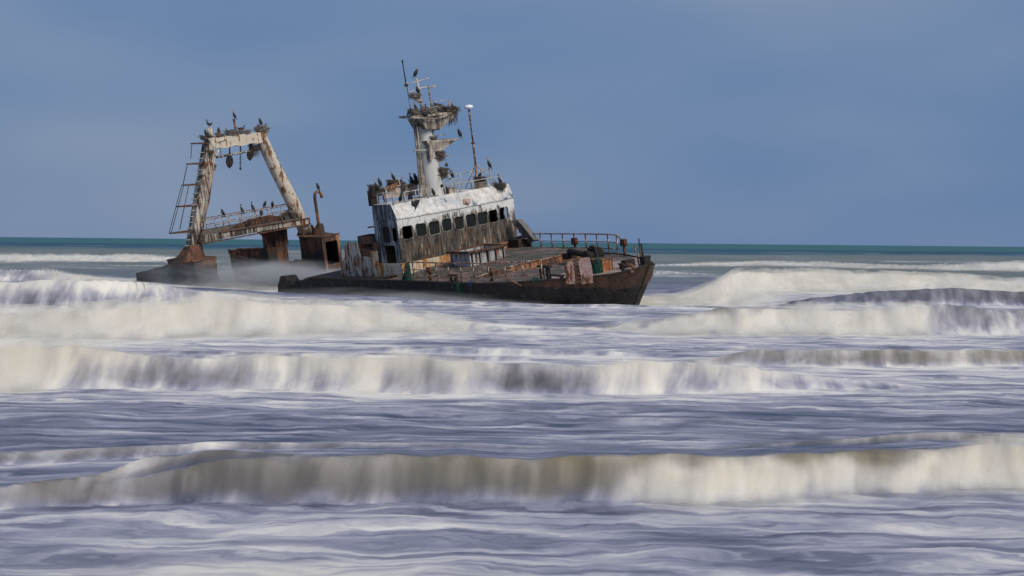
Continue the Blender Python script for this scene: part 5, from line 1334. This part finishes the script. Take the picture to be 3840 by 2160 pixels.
BIRDS = [
 (-21.5, -2.19, 8.93, 'W', 'l', 0, 'cormorant with cocked tail on the white stub post of the gantry'), (-21.4, -2.60, 8.30, 'H', 'l', 0, 'hunched cormorant in the dark nest at the starboard corner of the gantry'),
 (-21.45, -1.58, 8.36, 'H', 'b', 0, 'hunched cormorant in the nest beside the white stub post'), (-21.45, -.80, 8.34, 'S', 'l', 1, 'pale necked cormorant sitting in the flat nest mid gantry beam'),
 (-21.55, -.42, 8.34, 'S', 'r', 0, 'dark cormorant with its back turned in the flat nest mid gantry beam'), (-21.5, -.25, 9.24, 'U', 'l', 1, 'cormorant standing on the tall rusty post above the gantry beam'),
 (-21.5, .22, 8.42, 'S', 'r', 0, 'long low cormorant on the nest beside the tall rusty post'), (-21.6, 1.72, 8.58, 'H', 'l', 1, 'hunched cormorant standing over the port corner nest of the gantry'),
 (-21.4, 1.80, 8.30, 'S', 'r', 0, 'cormorant lying in the port corner nest of the gantry'),
 (-21.0, -2.42, 3.12, 'H', 'l', 0, 'dark hunched cormorant on the walkway rail closest to the starboard gantry leg'), (-21.0, -.96, 3.13, 'U', 'l', 0, 'upright cormorant second along the walkway rail from the starboard gantry leg'), (-21.0, -.13, 3.14, 'U', 'l', 0, 'upright cormorant third along the walkway rail from the starboard gantry leg'), (-22.0, 1.53, 3.14, 'H', 'r', 1, 'pale headed hunched cormorant fourth along the walkway rail from the starboard leg'), (-21.0, 1.44, 3.13, 'H', 'c', 0, 'dark hunched cormorant on the walkway rail closest to the port gantry leg'),
 (-21.25, -.30, 2.14, 'U', 'r', 1, 'cormorant on the walkway floor in front of the rusty arch'), (-21.55, .85, 2.66, 'H', 'b', 1, 'cormorant perched on top of the rusty arch behind the walkway rails'), (-21.3, 2.3, 2.14, 'U', 'l', 1, 'cormorant on the walkway floor closest to the port gantry leg'),
 (-20.3, 4.68, 3.84, 'H', 'l', 0, 'lone dark cormorant on top of the rusty goose-neck vent'), (-21.5, .70, 7.12, 'H', 'l', 0, 'dark cormorant sheltering under the gantry head beam'),
 (-1.3, -.28, 10.63, 'H', 'r', 1, 'cormorant on the very top of the mast pole'), (-1.2, -.45, 9.68, 'H', 'l', 1, 'cormorant in the nest on the topmost pole bracket'),
 (-1.15, -.78, 8.72, 'U', 'l', 1, 'pale throated cormorant in the nest at the foot of the top pole'), (-.8, -1.42, 8.56, 'U', 'r', 1, 'slim cormorant at the starboard tip of the mast platform'),
 (-.45, -.72, 8.36, 'W', 'l', 0, 'black cormorant clinging to the front rim of the mast platform'), (-1.0, .05, 8.66, 'S', 'l', 0, 'cormorant lying low in the middle of the mast platform'),
 (-1.3, .88, 8.84, 'S', 'l', 0, 'cormorant brooding in the nest on the radar stub'), (-1.1, 1.35, 8.56, 'S', 'r', 1, 'cormorant sitting in the ragged nest with long strands'),
 (-1.15, 1.80, 8.47, 'U', 'l', 1, 'cormorant standing at the port tip of the mast platform'),
 (-.95, .05, 7.16, 'H', 'r', 0, 'cormorant in the dark nest on the radar shelf'), (-1.2, 2.15, 6.93, 'H', 'l', 0, 'cormorant at the end of the boom on the radar shelf'),
 (-.95, .60, 6.16, 'H', 'r', 0, 'cormorant on the upper small mast shelf'), (-.95, .45, 5.18, 'S', 'l', 0, 'cormorant brooding on the lower small mast shelf'),
 (-.95, 1.05, 4.71, 'H', 'l', 0, 'cormorant on top of the curved access hoop'), (-.95, 3.15, 4.36, 'U', 'r', 1, 'cormorant in the nest on the vent stump'),
 (-1.8, 4.55, 4.82, 'U', 'l', 1, 'pale breasted cormorant upright on the port roof rail'), (-.50, 4.15, 3.88, 'U', 'l', 0, 'dark cormorant standing in the nest on the port roof brow'),
 (-2.5, -2.95, 4.84, 'H', 'l', 0, 'hunched cormorant by the untidy nest at the starboard end of the boom beam'), (-2.4, -2.05, 5.00, 'U', 'l', 1, 'pale throated cormorant on the bent orange plate of the boom beam'), (-2.5, -1.55, 4.80, 'S', 'r', 1, 'low horizontal cormorant midway along the boom beam'), (-2.5, -.72, 4.70, 'U', 'l', 1, 'upright pale throated cormorant close beside a hunched one on the boom beam'), (-2.5, -.42, 4.72, 'H', 'l', 0, 'hunched dark cormorant on the boom beam closest to the mast'),
 (-2.05, -3.1, 3.90, 'U', 'l', 1, 'pale throated cormorant behind the rail along the starboard roof edge'), (-2.3, -3.35, 4.66, 'U', 'l', 1, 'cormorant on the rusty winch stub at the starboard end of the boom'), (-.52, -2.85, 4.45, 'U', 'b', 0, 'grey backed cormorant standing on the starboard roof rail'),
 (-.9, -2.75, 3.88, 'H', 'c', 0, 'dark cormorant on the roof below the grey backed one on the rail'), (-2.2, -1.5, 4.15, 'H', 'r', 0, 'black cormorant against the pale side of the boom beam'), (-.8, -2.10, 3.88, 'H', 'r', 0, 'dark cormorant of the pair above the torn hole, the one nearer the brow edge'), (-1.05, -2.0, 3.88, 'H', 'l', 0, 'dark cormorant of the pair above the torn hole, the one further from the brow edge'),
 (-.55, -.75, 3.94, 'H', 'l', 0, 'grey cormorant hunched at the foot of the mast'), (-.8, .42, 3.90, 'H', 'l', 1, 'cormorant beside the box on the wheelhouse roof'),
]
jr = random.Random(11)
for (x, y, z, pose, d, pale, lab) in BIRDS:
    tone = 'bird_pale' if pale else 'bird_dark'
    o = link('cormorant', BM[pose + tone]); o.location = at((x, y, z))
    s = jr.uniform(.92, 1.08); o.scale = (s, s, s)
    o.rotation_euler = (0, 0, FACE[d] + jr.uniform(-.5, .5))
    tag(o, lab, 'cormorant', GRP_B)
    link('beak', BM[pose + 'beak'], o); link('feet', BM[pose + 'feet'], o)

# ------------------------------------------------------------------ spray thrown up round the stern section
def stern_spray():
    t = NT('spray_mist')
    nt = t.t; nt.nodes.remove(t.b)
    vol = t.n('ShaderNodeVolumePrincipled'); vol.inputs['Color'].default_value = (.98, .98, .985, 1); vol.inputs['Anisotropy'].default_value = 0
    tc = t.n('ShaderNodeTexCoord')
    ln = t.n('ShaderNodeVectorMath', operation='LENGTH'); t.l(tc.outputs['Object'], ln.inputs[0])
    n = t.noise(t.coord((1.6, 1.6, 1.2)), 1.4, 3, .55, .5)
    d = t.math('MULTIPLY', t.ramp(ln.outputs['Value'], 1.0, .25), t.ramp(n, .36, .75))
    t.l(t.math('MULTIPLY', d, 1.2), vol.inputs['Density'])
    t.l(vol.outputs[0], nt.nodes['Material Output'].inputs['Volume'])
    mb = MB(); prof = [(math.sin(math.pi * k / 10) + .001, -math.cos(math.pi * k / 10)) for k in range(11)]
    mb.lathe(prof, (0, 0, 0), 20)
    me = mb.mesh('spray_mist', t.m)
    o = link('spray_mist', me); o.location = (-16.2, 113.5, .15); o.scale = (9.0, 6.0, 1.6)
    tag(o, 'thin white spray drifting round the gantry feet', 'spray', kind='stuff')
    o = link('spray_mist', me); o.location = SHIP @ Vector((2.0, -5.8, -1.15)); o.scale = (15, 2.0, .80); o.rotation_euler = (0, 0, R_(-50))
    tag(o, 'thin spray along the black hull at the waterline', 'spray', kind='stuff')
stern_spray()
